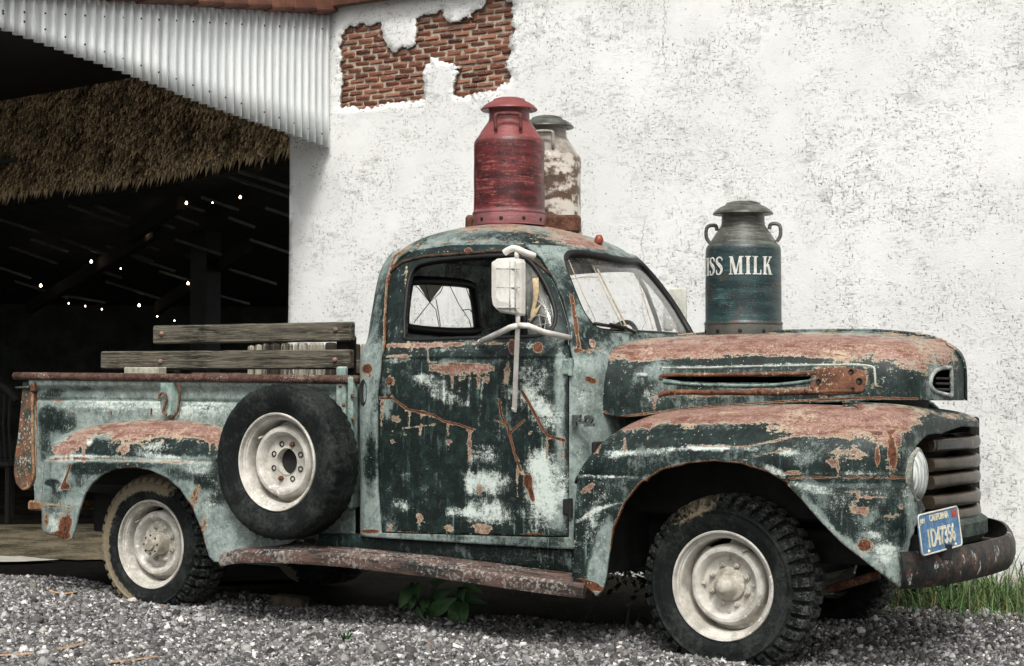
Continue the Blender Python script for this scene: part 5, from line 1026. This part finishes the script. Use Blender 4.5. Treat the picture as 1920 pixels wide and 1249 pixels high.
def wheel(name, c, R, lug, mk, side=-1, hub='front', yaw=0., sc=1., coarse=False):
    """c: centre of the rim's outer flange plane"""
    c = np.array(c, float); M = rotz(yaw)@np.diag((1, 1. if side < 0 else -1., 1))
    w = bpy.data.objects.new(name, None); COL.objects.link(w); w.parent = T; OFF[w] = OFF[T]
    def pl_(vf): 
        V = np.asarray(vf[0])*sc; F = vf[1] if side < 0 else [q[::-1] for q in vf[1]]
        return V@M.T+c, F
    tv = pl_(tyre_vf(R/sc, lug)); wr = muddy(mk)(tv[0], c, R)
    tv[0][:, 2] = np.maximum(tv[0][:, 2], -.004)
    obj('tyre', tv, TYRE, w, not lug, wear=wr, angle=None)
    r = obj('rim', pl_(rim_vf()), CREAM, w, True, angle=32)
    if coarse: return w
    if hub == 'front':
        h = obj('hub', pl_(lathe([(.068, .074), (.068, .062), (.064, .057), (.058, .054), (.050, .052), (.043, .044), (.040, .020), (.036, .004), (.030, -.006), (.026, -.011), (.020, -.016), (0, -.017)], 36, 'y')), HUBM, w, True, angle=40)
        for k in range(4): obj('balance_tab', pl_(tf(rbox((0, 0, 0), (.022, .008, .012), .002), loc=(.108*math.cos(k*math.pi/2), .056, .108*math.sin(k*math.pi/2)), rot=roty(-k*math.pi/2))), HUBM, r)
    elif hub == 'rear':
        h = obj('hub', pl_(lathe([(.062, .092), (.062, .078), (.058, .074), (.056, .070), (.056, .0), (.054, -.004), (.030, -.006), (.029, -.014), (.026, -.018), (0, -.018)], 36, 'y')), HUBM, w, True, angle=40)
        for k in range(8):
            a = k*math.pi/4; obj('stud', pl_(tf(lathe([(0, -.009), (.0045, -.008), (.006, -.003)], 8, 'y'), loc=(.044*math.cos(a), 0, .044*math.sin(a)))), BLACKM, h, True)
    else:
        obj('hub_bore', pl_(lathe([(.0578, .105), (0, .106)], 30, 'y')), BLACKM, r)
    for k in range(8):
        a = k*math.pi/4+.39; loc = (.0825*math.cos(a), .070, .0825*math.sin(a))
        if hub == 'spare' and k not in (1, 5):
            obj('bolt_hole', pl_(tf(lathe([(0, .004), (.0075, .002), (.0085, -.001), (.0125, -.003), (.014, .003)], 14, 'y'), loc=loc)), BLACKM, r, True)
        else:
            obj('lug_nut', pl_(tf(lathe([(0, -.022), (.006, -.021), (.007, -.012), (.011, -.010), (.013, .002)], 6 if hub != 'front' else 10, 'y'), loc=loc)), RUST if hub == 'spare' else HUBM, r)
    a = 1.0 if hub == 'front' else 2.4
    obj('valve_stem', pl_(tube([(.172*math.cos(a), .075, .172*math.sin(a)), (.160*math.cos(a+.06), .02, .160*math.sin(a+.06))], .005, 6)), HUBM, r, True)
    return w
wheel('wheel', (0.0, -.76, .308), .358, True, 'front', -1, 'front')
wheel('wheel', (-3.073, -.76, .312), .345, True, 'rear', -1, 'rear')
wheel('wheel', G(np.array((0.0, .80, .308))), .358, True, 'front', 1, 'front', coarse=True)
wheel('wheel', G(np.array((-3.073, .80, .312))), .345, True, 'rear', 1, 'rear', coarse=True)
spc = P(519.4, 866.4, -.96)
sw_ = wheel('spare_wheel', spc, .352, False, 'spare', -1, 'spare', sc=1.02)
sw_['label'] = 'smooth-treaded spare wheel with a cream rim'
obj('spare_bracket', rbox(spc+(0, .22, 0), (.12, .16, .3), .02), BLACKM, T)
# ---- mirrors
def mirror(T_, near=True):
    yo = -.98
    m = bpy.data.objects.new('side_mirror', None); COL.objects.link(m); m.parent = T_; OFF[m] = OFF[T_]
    q = lambda x, y, yy=yo: P(x, y, yy)
    out = [(925, 490), (933, 485), (962, 483), (976, 486), (978, 492), (978, 588), (976, 592), (938, 586), (928, 576), (925, 560)]
    v0 = np.array([q(x, y) for x, y in out]); v0[:, 1] += np.linspace(0, 0, len(v0)); n = len(v0); cen = v0.mean(0)
    f1 = (v0-cen)*np.array((.86, 1, .92))+cen+np.array((0, -.028, 0)); f2 = (v0-cen)*np.array((.5, 1, .6))+cen+np.array((0, -.036, 0)); bk = v0+np.array((0, .03, 0))
    V = np.concatenate([bk, v0, f1, f2]); F = [list(range(n))]
    for k in range(3): F += [(k*n+i, k*n+(i+1) % n, (k+1)*n+(i+1) % n, (k+1)*n+i) for i in range(n)]
    F.append(list(range(3*n, 4*n))[::-1]); F = [f[::-1] for f in F]
    hd = obj('mirror_head', (V, F), WHITEM, m, False)
    for y0 in (504, 539, 577):
        obj('head_rib', tube([q(x, y0, yo-.034) for x in (931, 945, 960, 974)], .0035, 6), rust_mat('rib_grey', (.34, .34, .31), (.6, .6, .56), 30), hd, True)
    for x0 in (956, 966): obj('head_rib', tube([q(x0, y, yo-.036) for y in (490, 520, 550, 584)], .003, 6), rust_mat('rib_grey', (.30, .30, .28), (.55, .55, .52), 30), hd, True)
    obj('top_arm', tube(smoothline([q(946, 474), q(952, 470), q(962, 466), q(972, 468), q(985, 474, yo+.02), q(1002, 480, yo+.06)], 4), .014, 10), WHITEM, m, True)
    obj('top_joint', tube([q(969, 470), q(969, 487)], .010, 8), WHITEM, m, True)
    obj('bottom_joint', tube([q(971, 590), q(971, 612)], .010, 8), WHITEM, m, True)
    yd = lambda x, y: on_door(x, y, -.02)
    obj('post', bar(q(971, 606), yd(968, 772)+(0, -.01, 0), .022, .010, .003, (0, 1, 0)), WHITEM, m)
    obj('brace', tube([q(972, 610), q(957, 614), (q(930, 628)+yd(926, 630))/2, yd(903, 642)], .0125, 10), WHITEM, m, True)
    obj('brace', tube([q(972, 610), q(990, 611), (q(1018, 622)+yd(1020, 624))/2, yd(1066, 634)], .0125, 10), WHITEM, m, True)
    for x, y in ((907, 641), (1064, 633), (968, 766)): obj('bolt', tf(lathe([(0, -.010), (.009, -.008), (.012, 0)], 10, 'y'), loc=yd(x, y)+(0, -.012, 0)), WHITEM, m, True)
    return m
mr = mirror(T); mr['label'] = 'tall white-painted mirror on a three-legged bracket'
fm = P(1266, 580, .80)
m2 = bpy.data.objects.new('side_mirror', None); COL.objects.link(m2); m2.parent = T; OFF[m2] = OFF[T]; m2['label'] = 'plain pale mirror seen behind the windshield pillar'
obj('mirror_head', rbox(fm, (.13, .03, .22), .014, 2), rust_mat('far_mirror_paint', (.42, .43, .38), (.6, .6, .54), 10), m2, True)
obj('post', tube([fm+(0, 0, -.1), fm+(0, -.1, -.28)], .012, 8), WHITEM, m2, True)
# =================================================================== MILK CANS
def can_mat(name, kindc):
    t = NT(name, .42, 0, .5); h = t.noise(1, 5, .7, co=t.map((4, 4, 60))); h2 = t.noise(1, 5, .7, co=t.map((9, 9, 130))); b = t.noise(7, 5, .65, co=t.map((1, 1, 1.6))); b2 = t.noise(16, 5, .7); g = t.noise(240, 2)
    xyz = t.n('ShaderNodeSeparateXYZ'); t.t.links.new(t.co, xyz.inputs[0]); z = xyz.outputs[2]
    if kindc == 'red':
        c = t.mix(t.sm(t.add(h, t.c(b, .8)), .38, .62), (.038, .0045, .005), (.13, .016, .016)); c = t.mix(t.sm(t.add(h2, t.c(b, .9), t.c(b2, .5)), .56, .72), c, (.34, .105, .092))
        c = t.mix(t.sm(t.add(b, t.c(h, .5)), .58, .70), c, (.025, .007, .007)); c = t.mix(t.m('MULTIPLY', t.sm(z, .38, .43), .75), c, t.mix(h2, (.18, .034, .032), (.34, .10, .092)))
        c = t.mix(t.m('MULTIPLY', t.sm(z, .085, .06), .6), c, t.mix(h2, (.14, .035, .04), (.42, .19, .195)))
    elif kindc == 'brown':
        c = t.mix(t.sm(t.add(b, t.c(b2, .6)), .42, .56), (.62, .57, .50), (.10, .055, .032)); c = t.mix(t.sm(b2, .60, .7), c, (.22, .12, .075)); c = t.mix(t.sm(t.add(h, t.c(b, .9)), .62, .72), c, (.03, .035, .03))
        c = t.mix(t.m('MULTIPLY', t.sm(z, .36, .44), .8), c, t.mix(h2, (.13, .11, .09), (.38, .36, .31)))
    else:
        c = t.mix(t.sm(t.add(h, t.c(b, .7)), .40, .66), (.005, .017, .019), (.020, .058, .060)); c = t.mix(t.sm(t.add(h2, t.c(b, .8)), .60, .74), c, (.085, .15, .145))
        c = t.mix(t.sm(t.add(b2, t.c(b, .9)), .58, .70), c, (.060, .035, .022)); c = t.mix(t.m('MULTIPLY', t.sm(z, .38, .43), .8), c, t.mix(t.sm(t.add(h2, t.c(b2, .5)), .38, .66), (.045, .036, .027), (.16, .172, .14)))
        c = t.mix(t.m('MULTIPLY', t.sm(z, .075, .05), .7), c, t.mix(b2, (.05, .025, .015), (.12, .12, .10)))
    c = t.mix(t.m('MULTIPLY', t.sm(g, .66, .72), .5), c, (.62, .58, .52)); t.col(c); t.set('Roughness', t.m('ADD', .20, t.m('MULTIPLY', b2, .35))); t.bump(t.add(h2, g), .3, .003); return t.mat
def can(base, label, kindc, hrot, s=1., dents=0.):
    t = thing('milk_can', label, 'milk can', base, 'old milk cans set on the truck'); m = can_mat('can_paint_'+kindc, kindc)
    base = np.array(base, float)
    pr = [(.0, .004), (.160, .004), (.166, 0), (.1715, .002), (.1725, .05), (.1715, .054), (.1745, .058), (.1745, .064), (.170, .069), (.1685, .075), (.1685, .20), (.167, .385), (.1655, .397), (.160, .408), (.150, .420), (.118, .470), (.106, .487), (.099, .497), (.0965, .506), (.0955, .520), (.0950, .548), (.097, .554)]
    dm = lambda a, j, r, h: (r+(.0022*math.sin(2*a+base[0]*7)+.0014*math.sin(5*a+11*h)+.0010*math.sin(9*a-23*h)) if 8 <= j <= 15 else r, h)
    pr = pr[:10]+[(.1684-.0015*i/8, .075+.31*i/8) for i in range(1, 8)]+pr[11:] if kindc != 'green' else pr
    obj('body', tf(lathe(pr, 72, 'z', dm if kindc != 'green' else None), loc=base, sc=(s, s, s)), m, t, True, angle=45)
    lp = [(.0955, .560), (.100, .556), (.122, .549), (.1315, .547), (.1345, .551), (.1320, .556), (.1180, .570), (.098, .583), (.080, .590), (.074, .600), (.055, .606), (.0, .608)]
    ld = obj('lid', tf(lathe(lp, 60), loc=base, rot=rotz(.4)@rotx(R_(.8)), sc=(s, s, s)), m if kindc == 'red' else (can_mat('lid_paint', 'green') if kindc == 'green' else can_mat('lid_paint_brown', 'green')), t, True, angle=50)
    for sg in (0, math.pi):
        a = hrot+sg; er = np.array((math.cos(a), math.sin(a), 0)); et = np.array((-math.sin(a), math.cos(a), 0)); ez = np.array((0, 0, 1.))
        w = .058
        pts = [er*.142+et*-w+ez*.436, er*.150+et*-w+ez*.448, er*.150+et*-w+ez*.495, er*.147+et*-w*.75+ez*.512, er*.147+et*w*.75+ez*.512, er*.150+et*w+ez*.495, er*.150+et*w+ez*.448, er*.142+et*w+ez*.436]
        if kindc == 'green': pts = [er*.150+et*-.03+ez*.425, er*.166+et*-.03+ez*.450, er*.166+et*-.03+ez*.488, er*.152+et*-.03+ez*.503, er*.124+et*-.03+ez*.502, er*.118+et*-.03+ez*.480]; pts = [q+et*.03 for q in pts]
        obj('handle', tube(smoothline(np.array(pts)*s+base, 4), .0085*s, 8), m if kindc != 'red' else rust_mat('handle_red', (.05, .02, .018), (.20, .06, .05), 30), t, True)
    for k in range(8):
        a = -1.57-.9+k*.62; obj('vent_hole', tf(lathe([(0, .001), (.0085, .0005), (.010, -.002)], 10), rot=np.stack([(-math.sin(a), math.cos(a), 0), (0, 0, 1), (math.cos(a), math.sin(a), 0)], 1), loc=base+s*np.array((.1735*math.cos(a), .1735*math.sin(a), .026))), BLACKM, t, True)
    return t
def base_at(px, py, y, z=None):
    q = P(px, py, y); return (float(q[0]), float(y), float(q[2] if z is None else z))
rb_ = base_at(955, 425, -.13); can(rb_, 'red milk can with a domed lid, nearest on the cab roof', 'red', R_(-60), 1.0)
bb_ = base_at(1026, 448, .30); can(bb_, 'brown and white blotched milk can half hidden behind the red one', 'brown', R_(-70), 1.0)
gb_ = base_at(1394, 633, .06); gc = can(gb_, 'dark teal milk can with white MILK lettering standing on the truck hood', 'green', R_(14), 1.0)
# white serif lettering around the teal can
LET = rust_mat('lettering_white', (.52, .52, .48), (.72, .72, .68), 34, .6, (.10, .14, .135))
def stroke(p, q, w): # parallelogram with horizontal ends
    (x0, z0), (x1, z1) = p, q; return [(x0-w/2, z0), (x0+w/2, z0), (x1+w/2, z1), (x1-w/2, z1)]
def rect(x0, z0, x1, z1): return [(x0, z0), (x1, z0), (x1, z1), (x0, z1)]
def glyph(ch):
    t, sf = .20, .055
    if ch == 'I': return .42, [rect(.11, 0, .31, 1), rect(.02, 0, .40, sf), rect(.02, 1-sf, .40, 1)]
    if ch == 'L': return .62, [rect(.10, 0, .28, 1), rect(.02, 1-sf, .38, 1), rect(.02, 0, .60, sf), rect(.54, 0, .60, .26)]
    if ch == 'K': return .78, [rect(.10, 0, .28, 1), rect(.02, 0, .36, sf), rect(.02, 1-sf, .36, 1), stroke((.28, .42), (.64, .97), .08), stroke((.62, .03), (.40, .58), .20), rect(.48, 0, .78, sf), rect(.50, 1-sf, .76, 1)]
    if ch == 'M': return .98, [rect(.10, 0, .17, 1), stroke((.47, .0), (.17, 1), .19), stroke((.47, 0), (.74, 1), .08), rect(.70, 0, .88, 1), rect(.02, 0, .26, sf), rect(.60, 0, .97, sf), rect(.02, 1-sf, .24, 1), rect(.70, 1-sf, .97, 1)]
    if ch == 'W': return 1.0, [stroke((.30, 0), (.12, 1), .18), stroke((.30, 0), (.48, 1), .08), stroke((.68, 0), (.50, 1), .18), stroke((.68, 0), (.86, 1), .08), rect(.0, 1-sf, .26, 1), rect(.74, 1-sf, .98, 1)]
    if ch == 'S':
        pts = smoothline([(.53, .76), (.50, .90), (.31, .975), (.13, .88), (.12, .70), (.30, .55), (.45, .42), (.50, .24), (.38, .07), (.22, .03), (.09, .10), (.07, .27)], 3)
        wd = np.interp(np.linspace(0, 1, len(pts)), [0, .2, .35, .5, .65, .8, 1], [.05, .07, .15, .20, .15, .07, .06]); q = []
        tn = np.gradient(pts, axis=0); tn /= np.linalg.norm(tn, axis=1)[:, None]; nn = np.stack([-tn[:, 1], tn[:, 0]], 1)
        for i in range(len(pts)-1): q.append([tuple(pts[i]+nn[i]*wd[i]/2), tuple(pts[i+1]+nn[i+1]*wd[i+1]/2), tuple(pts[i+1]-nn[i+1]*wd[i+1]/2), tuple(pts[i]-nn[i]*wd[i]/2)])
        return .60, q
    return .28, []
Hh = .080; word = 'SWISS MILK'; adv = [glyph(c)[0]*Hh*.84+.005 for c in word]; tot = sum(adv)
view = math.atan2(CAM[1]-gb_[1], CAM[0]-gb_[0]); aend = view+R_(49)     # right edge of the K
xk = -tot; rr_ = .1690; zb_ = .272
for ci, chx in enumerate(word):
    V = []; F = []
    for si, poly in enumerate(glyph(chx)[1]):
        n0 = len(V); rs = rr_+.0012+.00025*(si % 6)
        for lay in (0, 1):
            for (x, z) in poly:
                a = aend+(xk+x*Hh*.84)/.1685; r = rs if lay else rr_-.002
                V.append((gb_[0]+r*math.cos(a), gb_[1]+r*math.sin(a), gb_[2]+zb_+z*Hh))
        F += [(n0+4, n0+5, n0+6, n0+7)]+[(n0+i, n0+(i+1) % 4, n0+4+(i+1) % 4, n0+4+i) for i in range(4)]
    if V: obj('painted_letter', (V, F), LET, gc)
    xk += adv[ci]
# rusty board behind the roof cans
p0, p1 = P(870, 414, .02), P(1092, 424, .20)
RST2 = rust_mat('board_rust', (.05, .02, .013), (.14, .06, .035), 22)
bd_ = thing('roof_board', 'rusty red-brown board lying across the cab roof under the cans', 'board', tuple(p0))
obj('plank', bar(P(874, 420, .0), P(1088, 420, .16), .05, .085, .012), RST2, bd_)
# =================================================================== BENCH IN THE BED
WD = NT('grey_weathered_wood', .85, 0, .2); g1 = WD.noise(1, 6, .7, co=WD.map((3, 40, 60)), dist=.6); g2 = WD.noise(1, 4, .75, co=WD.map((9, 120, 220))); n = WD.noise(3, 4)
c = WD.mix(WD.sm(WD.add(g1, WD.c(n, .5)), .34, .64), (.016, .015, .011), (.135, .12, .09)); c = WD.mix(WD.sm(g2, .50, .68), c, (.23, .21, .165)); c = WD.mix(WD.sm(WD.noise(1, 4, .7, co=WD.map((2.2, 18, 34))), .60, .68), c, (.010, .009, .007)); WD.col(c); WD.bump(WD.add(g1, g2), .8, .006)
WDD = plain('dark_end_timber', (.016, .015, .012), .5, 20, .9)
bn = thing('slatted_bench', 'weathered grey wooden bench back of two long planks standing in the truck bed', 'bench', (-2.6, -.5, .58))
yb_ = -.50
obj('plank', bar(P(291, 628, yb_), P(662, 622, yb_), .045, .094, .008), WD, bn)
obj('plank', bar(P(193, 676, yb_), P(660, 674, yb_), .045, .094, .008), WD, bn)
pz_ = P(646, 650, yb_+.05)
obj('post', rbox((pz_[0], yb_+.065, .93), (.075, .075, .80), .008), WDD, bn)
pz2 = P(322, 650, yb_+.05); obj('post', rbox((pz2[0], yb_+.06, .86), (.06, .06, .62), .008), WD, bn)
for x, y in ((303, 626), (629, 618), (301, 678), (628, 675)): obj('bolt', tf(lathe([(0, -.012), (.008, -.010), (.012, -.004), (.013, .004)], 12, 'y'), loc=P(x, y, yb_-.024)), rust_mat('bolt_rust', (.12, .07, .05), (.34, .22, .17), 40), bn, True)
LOGM = NT('split_log', .9, 0, .2); oi = LOGM.n('ShaderNodeObjectInfo'); g1 = LOGM.noise(1, 5, .7, co=LOGM.map((70, 70, 6))); LOGM.col(LOGM.mix(LOGM.sm(LOGM.add(g1, LOGM.c(oi.outputs['Random'], .45)), .4, .66), (.035, .030, .022), (.36, .33, .26))); LOGM.bump(g1, .8, .006)
lg = thing('log_palisade', 'row of short split grey logs standing upright beyond the bench planks', 'logs', (-2.2, .3, .58))
for i, (x0, x1, yt) in enumerate(((465, 477, 649), (479, 491, 647), (491.5, 505, 645), (507, 525, 645), (527, 549, 645), (552, 578, 644), (580, 608, 643.5), (610, 631, 643), (663, 676, 646), (677, 690, 646))):
    yy = np.interp(x0, [465, 610, 663, 690], [.48, .10, -.05, -.10]); a, b = P(x0, yt, yy), P(x1, yt, yy); w = np.linalg.norm(b-a)
    V, F = lathe([(0, 0), (w*.46, 0), (w*.47, .3), (w*.45, a[2]-.58-.012), (w*.38, a[2]-.58), (0, a[2]-.58+.003)], 9); V = V*np.array((1, .8, 1))
    obj('log', (V+np.array(((a[0]+b[0])/2, yy, .58)), F), LOGM.mat, lg)
obj('ledger', bar(P(662, 688, -.1), P(694, 688, -.14), .06, .07, .006), WD, lg)
wb = thing('pale_board', 'short pale board lying on the bed rail line under the lower bench plank', 'board', tuple(P(270, 698, -.58)))
obj('board', bar(P(240, 698, -.58), P(305, 698, -.58), .06, .05, .004), plain('pale_board_wood', (.36, .35, .28), .35, 30, .9), wb)
# =================================================================== PLANTS, GRASS, DRY LEAVES
LF = NT('broad_leaf', .5, 0, .4); oi = LF.n('ShaderNodeObjectInfo'); n = LF.noise(30, 4); LF.col(LF.mix(LF.sm(LF.add(n, LF.c(oi.outputs['Random'], .6)), .3, .7), (.030, .085, .028), (.075, .165, .055))); LF.bump(n, .3, .003)
def leaf(base, tip, w, sag=.03, n=7):
    base = np.array(base, float); tip = np.array(tip, float); d = tip-base; L = np.linalg.norm(d); d /= L; s = np.cross(d, CAM-base); s /= np.linalg.norm(s); o = np.cross(s, d); V = []; F = []
    for i in range(n):
        t = i/(n-1); c = base+d*L*t+o*sag*math.sin(t*math.pi); ww = w*(math.sin(math.pi*min(1, t*.92+.04))**.8); V += [c-s*ww/2+o*.008, c+o*-.004, c+s*ww/2+o*.008]
    for i in range(n-1):
        for k in (0, 1): F.append((i*3+k, i*3+k+1, i*3+k+4, i*3+k+3))
    return V, F
yw = -.42
wp = thing('broadleaf_weed', 'broad-leaved green weed growing in the dark under the running board', 'weed', tuple(P(810, 1150, yw)*np.array((1, 1, 0))))
for bx, by_, tx, ty, w in ((770, 1100, 748, 1140, 24), (778, 1095, 786, 1122, 22), (776, 1118, 767, 1146, 16), (850, 1106, 812, 1120, 20), (855, 1122, 806, 1148, 30), (858, 1128, 848, 1170, 30), (866, 1128, 870, 1172, 26), (864, 1102, 868, 1130, 14), (868, 1118, 914, 1132, 18), (800, 1122, 790, 1152, 18), (805, 1140, 810, 1166, 16), (870, 1096, 905, 1112, 16), (812, 1095, 838, 1088, 14), (780, 1142, 796, 1165, 12)):
    a, b = P(bx, by_, yw+random.uniform(-.05, .08)), P(tx, ty, yw+random.uniform(-.10, .0)); obj('leaf', leaf(a, b, w/430), LF.mat, wp, True)
for sx0, tx in ((800, 778), (848, 858), (830, 866)): obj('stem', tube(smoothline([P(sx0, 1162, yw+.03), P((sx0+tx)/2, 1135, yw+.03), P(tx, 1100, yw+.03)], 4), .004, 5), LF.mat, wp, True)
GM = NT('grass_blade', .6, 0, .3); a = GM.attr('wear'); GM.col(a.outputs['Color'])
def blades(xy, hts, wds, lean, cols):
    n = len(xy); ang = rng.uniform(0, 2*math.pi, n); dirv = np.stack([np.cos(ang), np.sin(ang), 0*ang], 1); sv = np.stack([-np.sin(ang), np.cos(ang), 0*ang], 1); b = np.concatenate([xy, np.full((n, 1), -.03)], 1); V = np.zeros((n, 7, 3)); up = np.array((0, 0, 1.))
    for k, (t, wf) in enumerate(((0, 1), (.4, .85), (.75, .55), (1, 0))):
        c = b+up*(hts*t*(1-.25*lean*t))[:, None]+dirv*(hts*lean*t*t)[:, None]; s = sv*(wds*wf/2)[:, None]
        if k < 3: V[:, 2*k] = c-s; V[:, 2*k+1] = c+s
        else: V[:, 6] = c
    o = np.arange(n)[:, None]*7; F = np.concatenate([o+np.array(q) for q in ((0, 1, 3), (0, 3, 2), (2, 3, 5), (2, 5, 4), (4, 5, 6))], 0)
    return V.reshape(-1, 3), F, np.repeat(cols, 7, 0)
def gcol(n, base, var=.4):
    b = np.exp(rng.normal(0, var, n)); return np.stack([base[0]*b*rng.uniform(.8, 1.3, n), base[1]*b, base[2]*b*rng.uniform(.7, 1.2, n), np.ones(n)], 1)
n = 15000; gxy = np.stack([rng.uniform(-.9, 1.9, n), YW-.06-np.abs(rng.normal(0, .42, n))], 1); gxy = gxy[gxy[:, 1] > .75+rng.normal(0, .1, n)]; n = len(gxy)
V, F, c = blades(gxy, np.clip(rng.lognormal(math.log(.125), .45, n), .04, .38), rng.uniform(.003, .007, n), np.abs(rng.normal(.7, .4, n)), np.where(rng.random((n, 1)) < .12, gcol(n, (.20, .17, .09), .3), gcol(n, (.060, .112, .034), .55)))
kind(obj('grass', (V, F), GM.mat, wear=c), 'stuff')
n = 90; gxy = np.stack([rng.uniform(-.1, 1.6, n), rng.uniform(1.1, 1.8, n)], 1); V, F, c = blades(gxy, rng.uniform(.3, .55, n), rng.uniform(.006, .012, n), rng.uniform(.3, .9, n), gcol(n, (.10, .15, .07)))
kind(obj('tall_grass', (V, F), GM.mat, wear=c), 'stuff')
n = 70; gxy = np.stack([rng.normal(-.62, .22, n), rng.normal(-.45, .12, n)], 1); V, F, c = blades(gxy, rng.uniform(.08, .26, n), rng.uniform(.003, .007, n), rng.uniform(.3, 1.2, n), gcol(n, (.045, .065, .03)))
kind(obj('shaded_grass', (V, F), GM.mat, wear=c), 'stuff')
# dark shrub behind the front wheel and along the wall foot
def shrub(name, label, c, r, n, h, col, sz=.035):
    t = thing(name, label, 'shrub', (c[0], c[1], 0)); V = []; F = []; C = []
    for i in range(n):
        p = np.array((c[0]+rng.normal(0, r), c[1]+rng.normal(0, r*.6), abs(rng.normal(.5, .28))*h)); d = rng.normal(size=3); d /= np.linalg.norm(d); s = np.cross(d, rng.normal(size=3)); s /= np.linalg.norm(s); L = sz*rng.uniform(.6, 1.5)
        n0 = len(V); V += [p, p+d*L*.5+s*L*.28, p+d*L, p+d*L*.5-s*L*.28]; F.append((n0, n0+1, n0+2, n0+3)); b = math.exp(rng.normal(0, .4)); C += [(col[0]*b, col[1]*b, col[2]*b, 1)]*4
    kind(obj('leaves', (V, F), GM.mat, t, wear=np.array(C)), 'stuff')
    for k in range(6): obj('stem', tube([(c[0]+rng.normal(0, r*.4), c[1], 0), (c[0]+rng.normal(0, r*.8), c[1]+rng.normal(0, r*.4), h*.9)], .005, 5), BLACKM, t)
    return t
q = PZ(1165, 1120, .0)
shrub('shrub', 'small dark leafy shrub seen between the front wheel and the rear end of its fender', (-1.05, .9), .30, 1500, .50, (.020, .034, .014))
shrub('shrub', 'dark low bush at the wall foot seen under the running board', (-2.0, 1.35), .50, 1900, .42, (.016, .028, .012))
shrub('shrub', 'dark weeds at the wall foot seen behind the front bumper and wheel', (-.25, 1.2), .26, 900, .30, (.030, .055, .02))
cb = thing('concrete_block', 'weathered grey concrete block on the ground behind the rear wheel, under the running board', 'block', (-3.0, 1.1, 0)); q = P(525, 1072, 1.0)
obj('block', rbox((q[0], 1.1, .14), (.60, .2, .28), .02, 1, .004), plain('old_concrete', (.22, .24, .23), .4, 12, .95), cb)
fb_ = PZ(545, 1130, .02); hb_ = thing('brick_fragment', 'dirty half-buried brick in the shade at the gravel edge under the running board', 'brick', (fb_[0], fb_[1], 0))
obj('brick', tf(rbox((0, 0, 0), (.17, .09, .07), .012, 2, .003), rot=rotz(.3)@roty(.1), loc=(fb_[0], fb_[1], float(gz(fb_[0], fb_[1]))+.018)), plain('dirty_brick', (.075, .060, .045), .5, 30, .95), hb_)
for (px_, py_), lb_ in (((648, 1209), 'tiny green sprout alone in the foreground gravel below the spare wheel'), ((1010, 1180), 'small green sprout in the gravel below the door, left of the front tyre')):
    sp0 = PZ(px_, py_, .02); sp_t = thing('weed_sprout', lb_, 'weed', (sp0[0], sp0[1], 0)); zz_ = float(gz(sp0[0], sp0[1]))
    for k in range(7):
        an = k*.9+random.uniform(-.3, .3); d_ = np.array((math.cos(an), math.sin(an), random.uniform(.7, 1.4)))*random.uniform(.02, .035); obj('leaf', leaf((sp0[0], sp0[1], zz_+.005), np.array((sp0[0], sp0[1], zz_+.01))+d_, .011, .004, 4), LF.mat, sp_t)
# dry reed leaves on the gravel
DRY = plain('dry_reed', (.36, .22, .12), .35, 60, .8)
for pts, lab in (([(-20, 1230), (25, 1228), (62, 1227)], 'dry brown reed blade at the left edge of the foreground gravel'), ([(96, 1221), (125, 1216), (165, 1206)], 'dry brown reed blade with a curled tip in the left foreground gravel'), ([(200, 1246), (250, 1239), (295, 1231)], 'long pale straw in the gravel below the rear wheel'), ([(92, 1122), (120, 1124), (145, 1121)], 'thin rusty-looking twig on the gravel hump behind the rear wheel'), ([(248, 1122), (262, 1124), (272, 1125)], 'short tan straw lying against the foot of the rear tyre')):
    g = [PZ(x, y, .03) for x, y in pts]; g = smoothline([np.array((p[0], p[1], float(gz(p[0], p[1]))+.016)) for p in g], 5); m = len(g); wd = .020*np.sin(np.linspace(.25, 3.0, m))+.002
    V = []; F = []
    for i in range(m):
        d = g[min(i+1, m-1)]-g[max(i-1, 0)]; s = np.cross(d, (0, 0, 1)); s /= np.linalg.norm(s); V += [g[i]-s*wd[i]/2, g[i]+np.array((0, 0, .005)), g[i]+s*wd[i]/2]
    for i in range(m-1):
        for k in (0, 1): F.append((i*3+k, i*3+k+1, i*3+k+4, i*3+k+3))
    tag(obj('dry_reed', (V, F), DRY, base=tuple(g[0])), lab, 'dry leaf', 'dry reeds lying on the gravel')
